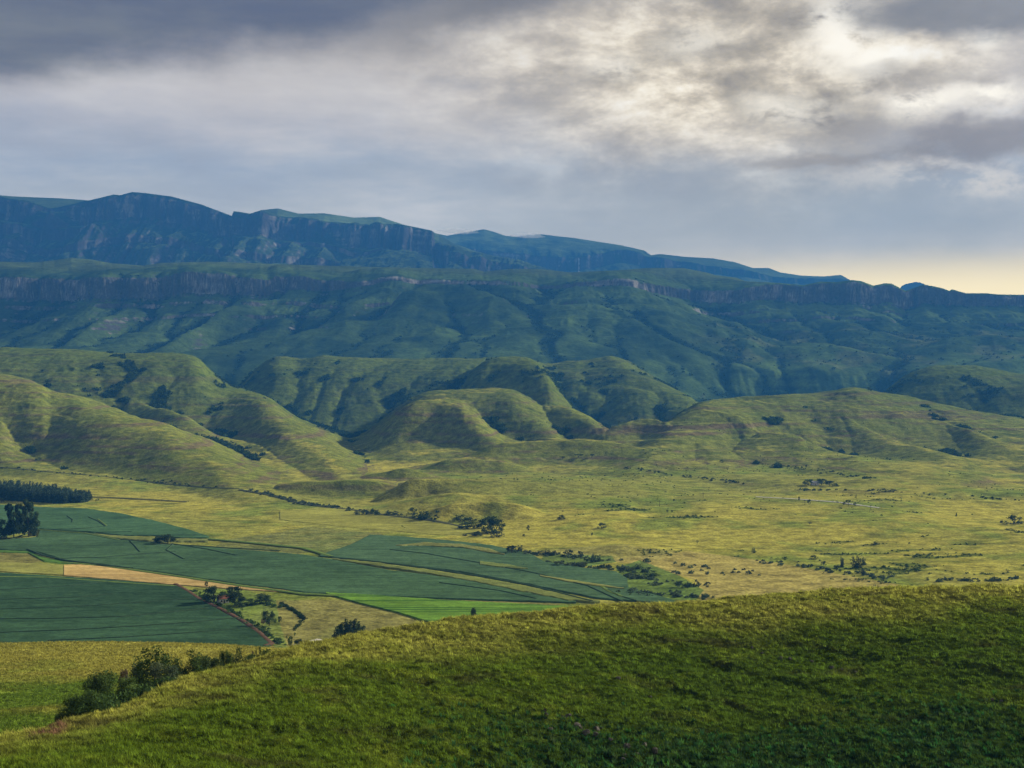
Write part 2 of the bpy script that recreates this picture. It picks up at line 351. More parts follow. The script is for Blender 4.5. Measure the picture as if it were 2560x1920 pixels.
def H_plateau(px, Y):
    X = U(px) * Y
    wl = fbm(X / 1500, Y / 6000, 3, 101)
    w = 330 * wl + 260 * (ridged(X / 520 + .4 * wl, Y / 3000, 2, 111) - .62)
    w = w * sstep(4500, 5400, Y) * sstep(7600, 6800, Y)
    gz = sstep(1700, 1850, px) * sstep(2330, 2200, px) * sstep(4900, 4650, Y)
    fl = 22 * (ridged(X / 120, Y / 900, 3, 121) - .6) + 16 * fbm(X / 22, Y / 200, 2, 131)
    rimz = sstep(5200, 5900, Y) * sstep(7000, 6500, Y)
    Yw = Y - w - fl * rimz - gz * (150 * fbm(X / 260, Y / 900, 3, 125) + 10 * (ridged(X / 60, Y / 500, 2, 127) - .6))
    yb = 6080.0
    vS, vC = V(lin(PSKY, px)), V(pchip(PCLT, px)); hC = pchip(PCLH, px) / F
    zS = CAM + vS * 7600; zC = CAM + vC * 6180; zB = CAM + (vC - hC) * yb
    cl = sstep(1700, 1880, px) * sstep(2330, 2200, px); zE = CAM + V(pchip(PE, px)) * 4560; zF = CAM + V(pchip(PF, px)) * 5250
    rim_is_sky = sstep(1880, 2020, px)
    zS2 = zS * (1 - rim_is_sky) + (zC - 10) * rim_is_sky
    ones = np.ones(Y.shape)
    Ys = [4250 * ones, 4440 * ones, 4560 * ones, 5250 * ones, 5700 * ones, yb * ones, 6120 * ones, 6560 * ones, 7600 * ones, 9600 * ones]
    zmid = zF + (zB - zF) * .46
    zlift = zC + (zS2 - zC) * .42
    Zs = [60 * ones, 86 + (zE - 130) * (1 - cl), zE, zF, zmid, zB, zC, zlift, zS2, zS2 - 380]
    z = seg(Yw, Ys, Zs)
    base = z
    for k, (pts, dep, wf, wb, sh) in enumerate(PSPUR):
        x0, x1 = pts[0][0], pts[-1][0]
        e = sstep(x0 - 50, x0 + 60, px) * (sstep(x1 + 50, x1 - 60, px) if x1 < 2700 else 1)
        h = ridge(px, Y + 50 * fbm(X / 320, Y / 500, 3, 160 + k), pts, dep, wf, wb, base, sh)
        z = np.maximum(z, base + (h - base) * e)
    face = sstep(4650, 5100, Y) * sstep(6150, 5900, Y)
    z = z + (ridged((X + 130 * fbm(X / 500, Y / 700, 2, 143)) / 330, Y / 1500, 3, 141) - .6) * 38 * face
    z = z + fbm(X / 110, Y / 110, 4, 151) * (7 + 5 * face)
    st = z / 34.0 + .6 * fbm(X / 800, Y / 800, 2, 155)
    saw = st - np.floor(st)
    z = z + (np.where(saw < .75, saw / .75, (1 - saw) / .25) - .5) * 9 * face
    top = sstep(6500, 6800, Y)
    z = z + top * 16 * (ridged(X / 500, Y / 700, 3, 171) - .6) * sstep(7700, 7300, Y)
    # the crest of the plateau follows its skyline
    return z

M1 = [(-1000,500),(-400,470),(0,490),(52,501),(122,521),(162,515),(223,501),(284,486),(301,488),(330,480),(359,482),(428,491),(503,511),(580,540),(583,528),(596,529),(631,536),(694,544),(781,547),(868,562),(1013,565),(1082,577),(1087,612),(1150,625),(1220,640),(1330,665),(1450,695),(1700,745),(3500,800)]
M2 = [(-1000,470),(0,488),(35,491),(156,496),(223,501),(330,520),(500,560),(600,545),(625,534),(654,525),(694,521),(747,534),(810,533),(885,544),(949,542),(1007,561),(1082,580),(1140,610),(1250,650),(1400,705),(1700,745),(3500,800)]
M3 = [(-1000,600),(800,600),(1000,598),(1086,587),(1117,589),(1157,582),(1210,573),(1233,579),(1262,589),(1290,592),(1320,587),(1355,586),(1436,595),(1552,613),(1610,626),(1627,638),(1650,635),(1714,642),(1783,646),(1836,655),(1882,670),(1922,670),(1951,681),(2003,689),(2061,691),(2102,687),(2125,700),(2180,714),(2240,735),(2320,760),(3500,790)]
M3C = [(800,640),(1086,612),(1262,628),(1440,645),(1560,622),(1620,640),(1720,655),(1850,675),(1960,695),(2100,700),(2200,730),(3500,800)]

def H_mount(px, Y):
    X = U(px) * Y
    n1 = fbm(X / 1800, Y / 5000, 3, 201); n2 = ridged(X / 420, Y / 3000, 4, 211) - .6
    fl = 70 * (ridged(X / 130, Y / 1600, 3, 221) - .6)
    w = (330 * n1 + 420 * n2 + fl)
    # front wall
    d = 11500.0
    vm = V(lin(M1, px)); zr = CAM + vm * d
    ch = pchip([(-1000,80),(0,70),(223,60),(330,75),(580,60),(700,50),(900,62),(1082,62),(1150,20),(3500,10)], px) / F * d
    ones = np.ones(Y.shape)
    Yw = Y - w * sstep(d + 300, d - 150, Y)
    z1 = seg(Yw, [9600 * ones, 10500 * ones, (d - 130) * ones, (d - 20) * ones, (d + 20) * ones, (d + 2500) * ones],
             [CAM + np.minimum(V(700), vm - 95 / F) * 9600, CAM + np.minimum(V(668), vm - 70 / F) * 10500, zr - ch, zr - 10, zr, zr - 500])
    d2 = 13000.0
    z2r = CAM + V(lin(M2, px)) * d2
    z2 = seg(Y, [11200 * ones, d2 * ones, (d2 + 3000) * ones], [z2r - 420, z2r, z2r - 700])
    z2 = np.where(Y < 11200, -1e9, z2)
    d3 = 16200.0
    z3r = CAM + V(lin(M3, px)) * d3; z3c = CAM + V(pchip(M3C, px)) * (d3 - 900)
    z3c = np.minimum(z3c, z3r - 5)
    Yw3 = Y - w * .8 * sstep(d3 - 500, d3 - 900, Y)
    ch3 = pchip([(-1000,34),(1300,34),(1560,34),(1750,22),(2100,14),(3500,10)], px) / F * d3
    z3 = seg(Yw3, [13200 * ones, (d3 - 1020) * ones, (d3 - 900) * ones, d3 * ones, (d3 + 2400) * ones], [z3c - ch3 - 330, z3c - ch3, z3c, z3r, z3r - 700])
    z3 = np.where(Yw3 < 13200, -1e9, z3)
    z = np.maximum(np.maximum(z1, z2), z3)
    f1 = sstep(9700, 10500, Y) * sstep(d - 60, d - 350, Y)
    z = z + f1 * (ridged(X / 500, Y / 1800, 4, 231) - .6) * 150
    z = z + 16 * fbm(X / 130, Y / 130, 4, 241) * (.35 + f1)
    return z

def fit_skyline(Z, PX, YY, pts, r0, r1, soft=5):
    """raise or lower the summits so that the range keeps its surveyed outline"""
    for it in range(3):
        v = ((Z - CAM) / YY)[r0:r1].max(axis=0)
        dv = V(lin(pts, PX[0])) - v
        k = np.ones(soft) / soft
        dv = np.convolve(np.pad(dv, soft // 2, mode='edge'), k, 'valid') if it < 2 else dv
        vv = (Z - CAM) / YY
        wgt = sstep(.030, .0, v[None] - vv)           # only near the crest
        wgt[:r0] = 0; wgt[r1:] = 0
        Z = Z + wgt * dv[None] * YY
    return Z

def box_blur(a, k):
    for ax in (0, 1):
        p = np.pad(a, [(k + 1, k) if i == ax else (0, 0) for i in (0, 1)], mode='edge')
        c = np.cumsum(p, axis=ax)
        n = 2 * k + 1
        a = (np.take(c, range(n, c.shape[ax]), axis=ax) - np.take(c, range(0, c.shape[ax] - n), axis=ax)) / n
    return a

def erode(hfun, x0, x1, y0, y1, dx, K, iters, rough, seed, m=.45, diff=.08, fade=300.0):
    """running water: carve a heightfield with stream-power erosion; returns the height change and the drained area"""
    xs = np.arange(x0, x1 + dx, dx); ys = np.arange(y0, y1 + dx, dx)
    X, Y = np.meshgrid(xs, ys)
    z0 = np.asarray(hfun((1280 + F * X / Y).ravel(), Y.ravel()), float).reshape(X.shape)
    z = z0 + rough * fbm(X / (dx * 7), Y / (dx * 7), 4, seed)
    R, Cn = z.shape; n = R * Cn
    off = [(-1, 0, 1.), (1, 0, 1.), (0, -1, 1.), (0, 1, 1.), (-1, -1, 1.414), (-1, 1, 1.414), (1, -1, 1.414), (1, 1, 1.414)]
    ids = np.arange(n).reshape(R, Cn)
    for it in range(iters):
        zp = np.pad(z, 1, mode='edge'); best = np.zeros(z.shape); rec = ids.copy(); dist = np.full(z.shape, dx)
        for a, b, d in off:
            zn = zp[1 + a:1 + a + R, 1 + b:1 + b + Cn]; sl = (z - zn) / (d * dx)
            idn = np.clip(np.arange(R)[:, None] + a, 0, R - 1) * Cn + np.clip(np.arange(Cn)[None] + b, 0, Cn - 1)
            k = sl > best; best = np.where(k, sl, best); rec = np.where(k, idn, rec); dist = np.where(k, d * dx, dist)
        order = np.argsort(z.ravel(), kind='stable'); rl = rec.ravel().tolist(); ol = order.tolist()
        A = [dx * dx] * n
        for i in reversed(ol):
            r = rl[i]
            if r != i: A[r] += A[i]
        An = np.array(A)
        fl = (K * An ** m / dist.ravel()).tolist(); zl = z.ravel().tolist()
        for i in ol:
            r = rl[i]
            if r != i:
                q = fl[i]; zl[i] = (zl[i] + q * zl[r]) / (1 + q)
        z = np.array(zl).reshape(R, Cn)
        zp = np.pad(z, 1, mode='edge')
        z = z + diff * (zp[:-2, 1:-1] + zp[2:, 1:-1] + zp[1:-1, :-2] + zp[1:-1, 2:] - 4 * z)
    e = np.minimum(np.minimum(X - x0, x1 - X), np.minimum(Y - y0, y1 - Y)); w = sstep(0, fade, e)
    return xs, ys, (z - z0) * w, np.log10(An.reshape(R, Cn))

def sample(xs, ys, G, X, Y):
    c = (X - xs[0]) / (xs[1] - xs[0]); r = (Y - ys[0]) / (ys[1] - ys[0])
    ok = (c >= 0) & (c < len(xs) - 1.01) & (r >= 0) & (r < len(ys) - 1.01)
    c = np.clip(c, 0, len(xs) - 1.01); r = np.clip(r, 0, len(ys) - 1.01); j = c.astype(int); i = r.astype(int); b = c - j; a = r - i
    v = (G[i, j] * (1 - b) + G[i, j + 1] * b) * (1 - a) + (G[i + 1, j] * (1 - b) + G[i + 1, j + 1] * b) * a
    return np.where(ok, v, 0)

# ------------------------------------------------------------------ colours of the ground
def mixc(a, b, t): return a + (b - a) * t[..., None]
C = lambda r, g, b: np.array([r, g, b])
YEL, GRN, OLV, BRN, VEG, ROCK = C(.34,.305,.050), C(.13,.195,.027), C(.22,.225,.042), C(.135,.088,.055), C(.016,.034,.018), C(.20,.165,.15)

def slope_of(Z, X, Y):
    dY = np.gradient(Y, axis=0); dX = np.gradient(X, axis=1)
    zy = np.gradient(Z, axis=0) / dY; zx = np.gradient(Z, axis=1) / dX
    return np.hypot(zx, zy), zx, zy

NC = 1300
px_cols = np.linspace(1280 - .475 * F, 1280 + .475 * F, NC)

# ---- foothills and valley
rows = np.exp(np.linspace(math.log(138), math.log(4900), 1350))
PX, YY = np.meshgrid(px_cols, rows)
XX = U(PX) * YY
ZZ = H_hills(PX, YY)
_ex, _ey, _dz, _ar = erode(H_hills, -2050, 2050, 1560, 4420, 11.0, .034, 8, 4.0, 901)
ZZ = ZZ + sample(_ex, _ey, _dz, XX, YY)
def dilate(a):
    p = np.pad(a, 1, mode='edge'); R, Cn = a.shape
    return np.max([p[i:i + R, j:j + Cn] for i in range(3) for j in range(3)], axis=0)
drain = sample(_ex, _ey, .5 * dilate(_ar) + .5 * box_blur(_ar, 1), XX, YY)
_b = sstep(1750, 2050, YY)
st = ZZ / 14.0 + 1.5 * fbm(XX / 330, YY / 330, 3, 51); saw = st - np.floor(st)
ZZ = ZZ + (np.where(saw < .78, saw / .78, (1 - saw) / .22) - .5) * 2.0 * _b * np.clip((ZZ - 14) / 25, 0, 1) * sstep(-.3, .3, fbm(XX / 260, YY / 200, 2, 57))
ZZ = ZZ + .9 * fbm(XX / 26, YY / 34, 3, 43) * _b
slp, zx, zy = slope_of(ZZ, XX, YY)
conc = box_blur(ZZ, 7) - ZZ
conc = conc / np.maximum(YY * .0026 * 2.2, 1)
n_lo = fbm(XX / 600, YY / 600, 3, 301); n_md = fbm(XX / 120, YY / 150, 3, 311); n_hi = fbm(XX / 25, YY / 40, 2, 321)
cc = mixc(YEL + 0 * ZZ[..., None], OLV, sstep(-.35, .35, n_lo + .4 * n_md))
cc = mixc(cc, GRN, sstep(.0, .5, n_md + .5 * n_hi) * .6)
strat = fbm(XX / 500, ZZ / 7, 3, 331)
hill = sstep(.05, .16, slp) * sstep(1500, 1800, YY)
cc = mixc(cc, OLV * .42 + GRN * .30, hill * .85)
cc = mixc(cc, GRN * .55, sstep(.1, .5, fbm(XX / 70, YY / 45, 4, 361)) * .55 * sstep(800, 1000, YY))
cc = cc * (1 + .22 * fbm(XX / 9, YY / 14, 3, 365))[..., None]
cc = mixc(cc, BRN, hill * sstep(.0, .4, strat + .3 * n_hi) * .75)
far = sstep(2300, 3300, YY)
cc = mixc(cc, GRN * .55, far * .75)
dmask = sstep(3.75, 4.5, drain + .9 * n_md + .5 * n_hi + .4 * n_lo) * sstep(.06, .2, slp + .06 * n_md) * sstep(1750, 2100, YY)
veg = np.clip(sstep(.22, 1.0, conc + .5 * n_md + .3 * n_hi) * sstep(.03, .12, slp), 0, 1) * sstep(1500, 2000, YY)
veg = np.maximum(veg, sstep(.22, .42, slp + .2 * n_md) * sstep(2400, 3000, YY) * sstep(-.1, .3, n_md + .4 * n_hi) * .9)
veg = np.clip(.55 * veg + .95 * dmask, 0, 1)
cc = mixc(cc, VEG, veg * .88)
# dark scrubby patches on the valley slope on the right
scr = sstep(.22, .4, fbm(XX / 60, YY / 34, 3, 341) * .7 + .5 * fbm(XX / 240, YY / 120, 2, 345)) * sstep(1450, 1700, PX + .3 * (YY - 1100)) * sstep(850, 950, YY) * sstep(1750, 1400, YY)
cc = mixc(cc, GRN * .45, scr * .8)
# the near mound: greener on its face, drier along the brow
md = YY < 640
mg = sstep(-.4, .4, fbm(XX / 30, YY / 30, 4, 351) + .3 - 1.3 * sstep(250, 420, YY))
mcol = mixc(C(.29,.27,.050) + 0 * ZZ[..., None], C(.13,.19,.022), mg)
cc = np.where(md[..., None], mcol, cc)

# pixel-of-the-ground lookup ("where does this line of sight meet the ground")
_l0, _dl = math.log(rows[0]), math.log(rows[1]) - math.log(rows[0])
def Hg(px, Y):
    """height read off the terrain grid (bilinear)"""
    r = np.clip((np.log(np.asarray(Y, float)) - _l0) / _dl, 0, len(rows) - 1.001)
    c = np.clip((np.asarray(px, float) - px_cols[0]) / (px_cols[1] - px_cols[0]), 0, NC - 1.001)
    i, j = r.astype(int), c.astype(int); a, b = r - i, c - j
    return (ZZ[i, j] * (1 - b) + ZZ[i, j + 1] * b) * (1 - a) + (ZZ[i + 1, j] * (1 - b) + ZZ[i + 1, j + 1] * b) * a
_r0 = int(np.searchsorted(rows, 640))
_Yf = rows[_r0:]
def hit(px, py):
    c = min(max((px - px_cols[0]) / (px_cols[1] - px_cols[0]), 0), NC - 1.001); j = int(c); b = c - j
    z = ZZ[_r0:, j] * (1 - b) + ZZ[_r0:, j + 1] * b
    v = (z - CAM) / _Yf; t = float(V(py))
    k = int(np.argmax(v >= t))
    if v[k] < t: k = len(_Yf) - 1
    if k == 0: return float(_Yf[0]), float(z[0])
    q = (t - v[k - 1]) / max(v[k] - v[k - 1], 1e-9)
    q = min(max(q, 0), 1)
    return float(_Yf[k - 1] + (_Yf[k] - _Yf[k - 1]) * q), float(z[k - 1] + (z[k] - z[k - 1]) * q)

def paint_poly(cols_xy, color, soft=0, k=1.0):
    """recolour the ground inside a polygon given in photo pixels, on the terrain grid (land use, not light)"""
    P = np.array(cols_xy, float)
    py_grid = HOR - F * (ZZ - CAM) / YY
    x0, y0, x1, y1 = P[:, 0].min(), P[:, 1].min(), P[:, 0].max(), P[:, 1].max()
    sel = (PX >= x0) & (PX <= x1) & (py_grid >= y0) & (py_grid <= y1) & (YY > 640)
    idx = np.argwhere(sel)
    x = PX[sel]; y = py_grid[sel]
    ins = np.zeros(len(x), bool)
    j = len(P) - 1
    for i in range(len(P)):
        xi, yi, xj, yj = *P[i], *P[j]
        c = ((yi > y) != (yj > y)) & (x < (xj - xi) * (y - yi) / (yj - yi + 1e-12) + xi)
        ins ^= c; j = i
    ii = idx[ins]
    cc[ii[:, 0], ii[:, 1]] = cc[ii[:, 0], ii[:, 1]] * (1 - k) + np.array(color) * k

paint_poly([(870,1500),(1000,1480),(1400,1500),(1400,1620),(640,1640),(600,1560),(690,1500)], (.21,.18,.06), k=.6)
paint_poly([(470,1475),(600,1470),(690,1500),(700,1560),(720,1620),(690,1620),(600,1540),(520,1510)], (.13,.19,.035), k=.7)
paint_poly([(700,1330),(900,1290),(960,1340),(900,1380),(700,1385),(520,1380),(560,1350)], (.12,.14,.05), k=.6)   # rough dark-green ground between fields
paint_poly([(850,1265),(1000,1278),(1180,1325),(1210,1340),(1080,1338),(900,1330),(700,1310),(700,1280)], (.26,.26,.05), k=.8)
paint_poly([(1500,1400),(1720,1378),(1900,1400),(2250,1462),(2150,1500),(1750,1500),(1740,1450),(1600,1412)], (.33,.27,.075), k=.85)
paint_poly([(1300,1380),(1560,1360),(1700,1380),(1640,1400),(1500,1400)], (.28,.25,.07), k=.6)
paint_poly([(1540,1420),(1600,1400),(1700,1440),(1760,1475),(1740,1500),(1620,1500),(1560,1470)], (.08,.15,.03), k=.8)
paint_poly([(1360,1385),(1530,1390),(1540,1405),(1400,1425),(1350,1405)], (.08,.14,.035), k=.8)
paint_poly([(0,1378),(70,1374),(118,1400),(60,1412),(0,1410)], (.12,.095,.045), k=.5)

M_hill = mat_ground('grass_hills', .07, .5, .6, 3.0, .52)
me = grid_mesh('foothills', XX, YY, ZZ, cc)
tag(link('foothills', me, M_hill), 'rolling grassy foothills and valley floor with dark wooded gullies', 'hills', None, 'structure')
G_hill = (PX, YY, XX, ZZ, veg, scr)


# ---- plateau
rowsP = np.concatenate([np.linspace(4250, 5600, 190), np.linspace(5604, 6700, 300), np.linspace(6710, 9600, 170)])
PXp, YYp = np.meshgrid(px_cols, rowsP); XXp = U(PXp) * YYp
Zp = H_plateau(PXp, YYp)
_ex, _ey, _dz, _ar = erode(H_plateau, -3700, 3700, 4300, 7000, 17.0, .032, 7, 6.0, 911, diff=.05)
Zp = Zp + sample(_ex, _ey, _dz, XXp, YYp) * sstep(6550, 6250, YYp)
def ledge(Z, top, h, k=1.0):
    """stand a cliff of height h on the contour line 'top'"""
    q = (top - Z) / h
    g = np.interp(q, [-1.2, 0, .25, .62, 1.15, 2.4, 3.2], [-1.2, -.25, -.08, .98, 1.22, 2.4, 3.2])
    return np.where((q > -1.2) & (q < 3.2), Z + (top - g * h - Z) * k, Z)
_w = sstep(5100, 5500, YYp) * sstep(7000, 6700, YYp)
_top = CAM + V(pchip(PCLT, PXp)) * 6150
Zp = ledge(Zp, _top, np.maximum(pchip(PCLH, PXp), 12) / F * 6150 * .95, _w)
for _t, _h in ((.66, 20), (.47, 15), (.30, 14)):
    Zp = ledge(Zp, 250 + (_top - 250) * _t + 25 * fbm(XXp / 900, YYp / 900, 2, 441), _h, _w * sstep(-.15, .2, fbm(XXp / 500, YYp / 300, 2, 443)))
drainp = sample(_ex, _ey, box_blur(dilate(_ar), 1), XXp, YYp)
Zp = fit_skyline(Zp, PXp, YYp, PSKY, 150, len(rowsP))
slp, zx, zy = slope_of(Zp, XXp, YYp)
concp = (box_blur(Zp, 6) - Zp) / 14
n1 = fbm(XXp / 900, YYp / 900, 3, 401); n2 = fbm(XXp / 150, YYp / 200, 3, 411); n3 = .65 * fbm(XXp / 110, Zp / 11, 3, 421) + .3 * fbm(XXp / 30, Zp / 60, 3, 423)
cp = mixc(C(.12,.19,.04) + 0 * Zp[..., None], C(.05,.085,.026), sstep(-.4, .4, n1 + .6 * n2))
cp = mixc(cp, C(.15,.19,.055), sstep(6300, 6700, YYp) * .6)
dmp = sstep(4.2, 5.1, drainp + .5 * n2 + .3 * n3) * sstep(6300, 6000, YYp)
vegp = sstep(.2, 1.2, concp + .6 * n2 + .3 * n3) * sstep(6500, 6000, YYp)
vegp = np.clip(.6 * vegp + .9 * dmp, 0, 1)
cp = mixc(cp, VEG, vegp * .85)
gorge = sstep(4620, 4540, YYp) * sstep(1700, 1850, PXp) * sstep(2330, 2200, PXp)
cp = mixc(cp, VEG * 1.1, gorge * .85 * sstep(-.5, .1, n2 + .5 * n3))
cp = mixc(cp, C(.24,.20,.17), gorge * sstep(.45, .6, n3 + .4 * n2) * .8)
bench = sstep(1650, 1950, PXp) * sstep(4560, 4650, YYp) * sstep(5500, 5300, YYp)
cp = mixc(cp, C(.16,.19,.06), bench * sstep(.0, .3, n2 + .4 * n3) * .7)
rock = sstep(.8, 1.4, slp) * sstep(5000, 5300, YYp) * sstep(6900, 6500, YYp)
rk = mixc(C(.12,.115,.10) + 0 * Zp[..., None], C(.42,.38,.33), sstep(.0, .4, n3 + .7 * fbm(XXp / 300, YYp / 300, 2, 431)))
cp = cp * (1 - rock[..., None]) + rk * rock[..., None]
M_plat = mat_ground('plateau_grass', .02, .12, .5, 8.0, .30)
tag(link('plateau_hills', grid_mesh('plateau_hills', XXp, YYp, Zp, cp), M_plat), 'long green plateau with a band of sandstone cliffs below its rim', 'hills', None, 'structure')


# ---- mountains
rowsM = np.concatenate([np.linspace(9500, 10900, 130), np.linspace(10906, 11700, 240), np.linspace(11715, 14800, 130), np.linspace(14812, 16400, 180), np.linspace(16430, 18300, 30)])
PXm, YYm = np.meshgrid(px_cols, rowsM); XXm = U(PXm) * YYm
_sky = sorted(set([p[0] for p in M1 + M2 + M3]))
MSKY = [(x, float(min(lin(M1, x), lin(M2, x), lin(M3, x)))) for x in _sky]
Zm = H_mount(PXm, YYm)
_ex, _ey, _dz, _ar = erode(H_mount, -6800, 6800, 9700, 11900, 28.0, .06, 8, 12.0, 921, diff=.03)
Zm = Zm + sample(_ex, _ey, _dz, XXm, YYm)
_tm = CAM + V(lin(M1, PXm)) * 11500 - 60
Zm = ledge(Zm, _tm, 150.0, .9 * sstep(10700, 10950, YYm) * sstep(11900, 11750, YYm))
Zm = ledge(Zm, _tm - 330, 70.0, .8 * sstep(10300, 10600, YYm) * sstep(11900, 11750, YYm))
Zm = fit_skyline(Zm, PXm, YYm, MSKY, 100, len(rowsM), 3)
slp, zx, zy = slope_of(Zm, XXm, YYm)
n2 = fbm(XXm / 260, YYm / 300, 3, 511); n3 = .6 * fbm(XXm / 260, Zm / 16, 3, 521) + .6 * fbm(XXm / 45, Zm / 160, 3, 523)
cm = mixc(C(.14,.20,.06) + 0 * Zm[..., None], C(.05,.075,.035), sstep(.25, .6, slp + .25 * n2))
rock = sstep(1.0, 1.7, slp)
rk = mixc(C(.09,.08,.08) + 0 * Zm[..., None], C(.30,.28,.24), sstep(.05, .5, n3 + .6 * n2))
cm = cm * (1 - rock[..., None]) + rk * rock[..., None]
M_mnt = mat_ground('mountain_rock', .008, .05, .5, 16.0, .25)
tag(link('mountains', grid_mesh('mountains', XXm, YYm, Zm, cm), M_mnt), 'high blue mountain wall with cliffs along its crest', 'mountains', None, 'structure')


# ---- far butte
def butte():
    Yb = 17300.0
    pts = [(2251,738),(2259,722),(2260,714),(2270,709),(2282,707),(2292,708),(2302,712),(2316,722),(2340,740)]
    xs = np.linspace(2240, 2345, 60); ys = np.linspace(-260, 260, 40)
    P, D = np.meshgrid(xs, ys)
    prof = V(lin([(2235,745)] + pts + [(2350,745)], P)) * Yb + CAM
    base = CAM + V(745) * Yb
    s = 1 - sstep(.55, 1.0, np.abs(D) / 260)
    z = base + (prof - base) * s + 6 * fbm(P / 8, D / 60, 3, 541)
    X = U(P) * Yb; Y = Yb + D
    return grid_mesh('butte', X, Y, z, np.broadcast_to(C(.08,.09,.06), z.shape + (3,)))
tag(link('mountain_butte', butte(), M_mnt), 'small flat topped butte on the far skyline', 'mountain', None, 'structure')

# ---- foreground hill
rowsF = np.concatenate([np.linspace(1.5, 98, 60), np.linspace(98.4, 285, 520), np.linspace(286, 345, 40)])
PXf, YYf = np.meshgrid(px_cols, rowsF); XXf = U(PXf) * YYf
Zf = H_fg(PXf, YYf)
def fg_color(px, Y, X, ledge=.8):
    dc = pchip(FGD, px)
    t = (dc - Y) / dc                     # 0 at the brow
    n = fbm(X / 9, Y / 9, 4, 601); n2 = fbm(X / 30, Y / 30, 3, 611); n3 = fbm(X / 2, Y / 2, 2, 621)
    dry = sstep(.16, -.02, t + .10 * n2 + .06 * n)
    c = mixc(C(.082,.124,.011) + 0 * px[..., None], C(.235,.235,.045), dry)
    right = sstep(1000, 1900, px) * sstep(.03, .16, t + .07 * n2)  # darker lower right: slope shade and dark growth, both put into the colour
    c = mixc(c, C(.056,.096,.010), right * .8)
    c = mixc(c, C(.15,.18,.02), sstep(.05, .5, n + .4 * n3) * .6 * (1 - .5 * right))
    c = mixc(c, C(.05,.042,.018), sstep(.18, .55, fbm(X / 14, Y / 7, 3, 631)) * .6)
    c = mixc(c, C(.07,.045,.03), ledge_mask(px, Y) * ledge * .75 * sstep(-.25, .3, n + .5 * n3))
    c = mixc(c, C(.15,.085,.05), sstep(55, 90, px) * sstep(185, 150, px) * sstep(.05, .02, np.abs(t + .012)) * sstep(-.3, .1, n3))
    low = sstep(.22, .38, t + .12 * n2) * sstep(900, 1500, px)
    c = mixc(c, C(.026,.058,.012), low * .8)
    gx = sstep(150, 40, px) * sstep(-.04, -.005, -t) 
    return c, low, dry
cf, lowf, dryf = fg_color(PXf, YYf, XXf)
cf = cf * .5                                  # turf colour darkened: shade of the gaps between tufts painted in
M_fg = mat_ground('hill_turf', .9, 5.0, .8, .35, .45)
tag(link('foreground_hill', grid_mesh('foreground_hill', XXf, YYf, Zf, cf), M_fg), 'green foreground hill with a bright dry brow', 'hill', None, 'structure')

# ---- one ground sheet under everything, to the horizon
gs = 26000.0
g = np.linspace(-gs, gs, 41)
GX, GY = np.meshgrid(g, g)
tag(link('ground', grid_mesh('ground', GX, GY, np.full(GX.shape, -22.0), np.broadcast_to(C(.10,.12,.045), GX.shape + (3,))), M_hill), 'grassland stretching away under the hills', 'ground', None, 'structure')


# ------------------------------------------------------------------ fields, tracks
def sheet(name, top, bot, color, lift=.9, nx=200, ny=70, var=.16, stripes=None, jag=1.3):
    xs0 = max(top[0][0], bot[0][0]); xs1 = min(top[-1][0], bot[-1][0])
    xs = np.linspace(xs0, xs1, nx)
    ty = lin(top, xs); by = lin(bot, xs)
    ty = ty + jag * fbm(xs / 30, xs * 0, 3, 77); by = by + jag * fbm(xs / 30, xs * 0 + 9, 3, 78)
    Yt = np.array([hit(a, b)[0] for a, b in zip(xs, ty)]); Yb = np.array([hit(a, b)[0] for a, b in zip(xs, by)])
    Yb = np.minimum(Yb, Yt - .01)
    s = np.linspace(0, 1, ny)[:, None]
    Y = Yb[None] + (Yt - Yb)[None] * s
    P = np.broadcast_to(xs[None], Y.shape)
    Z = Hg(P, Y) + lift
    Z[0] -= lift * 1.6; Z[-1] -= lift * 1.6                  # edges of the crop meet the ground
    X = U(P) * Y
    n = fbm(X / 60, Y / 60, 3, 701) + .5 * fbm(X / 9, Y / 14, 2, 703)
    c = np.array(color)[None, None] * (1 + var * n[..., None])
    c = c * np.clip(1 + .42 * fbm(X / 90, Y / 4.2, 2, 711) + .42 * fbm(X / 120, Y / 90, 4, 713) + .3 * fbm(X / 18, Y / 16, 3, 715), .3, 2)[..., None]
    if stripes is not None:
        k = sstep(.0, .4, fbm(X / 200, Y / 4.5, 2, 709)); c = mixc(c, np.array(stripes), k)
    return grid_mesh(name, X, Y, Z, c)

M_crop = mat_ground('crop_leaves', .25, 1.6, .6, .8, .28)
CROP = (.060,.112,.046)
def field(label, top, bot, color=CROP, cat='field', name='crop_field', **k):
    return tag(link(name, sheet(name, top, bot, color, **k), M_crop), label, cat, None, 'structure')

field('dark green crop field beside the red dirt track, nearest of the fields',
      [(-260,1420),(0,1432),(200,1445),(340,1455),(440,1465),(478,1482),(520,1512),(580,1545),(640,1582),(676,1610)],
      [(-260,1640),(0,1640),(600,1640),(676,1616)], (.038,.078,.034), nx=200)
field('long blue green crop field behind the pale straw strip',
      [(-260,1350),(0,1352),(95,1344),(100,1325),(215,1334),(300,1350),(420,1363),(530,1370),(640,1378),(760,1388),(830,1400),(960,1425),(1150,1450),(1300,1476),(1440,1506)],
      [(-260,1370),(0,1376),(85,1380),(170,1405),(260,1414),(400,1434),(600,1464),(760,1484),(1000,1495),(1200,1502),(1440,1509)], nx=260)
field('upper left blue green crop field curving round the tall trees',
      [(-260,1262),(0,1262),(90,1268),(200,1271),(300,1284),(400,1306),(480,1328),(522,1343)],
      [(-260,1346),(0,1344),(95,1324),(200,1330),(300,1340),(380,1341),(460,1347),(522,1346)], (.060,.120,.050))
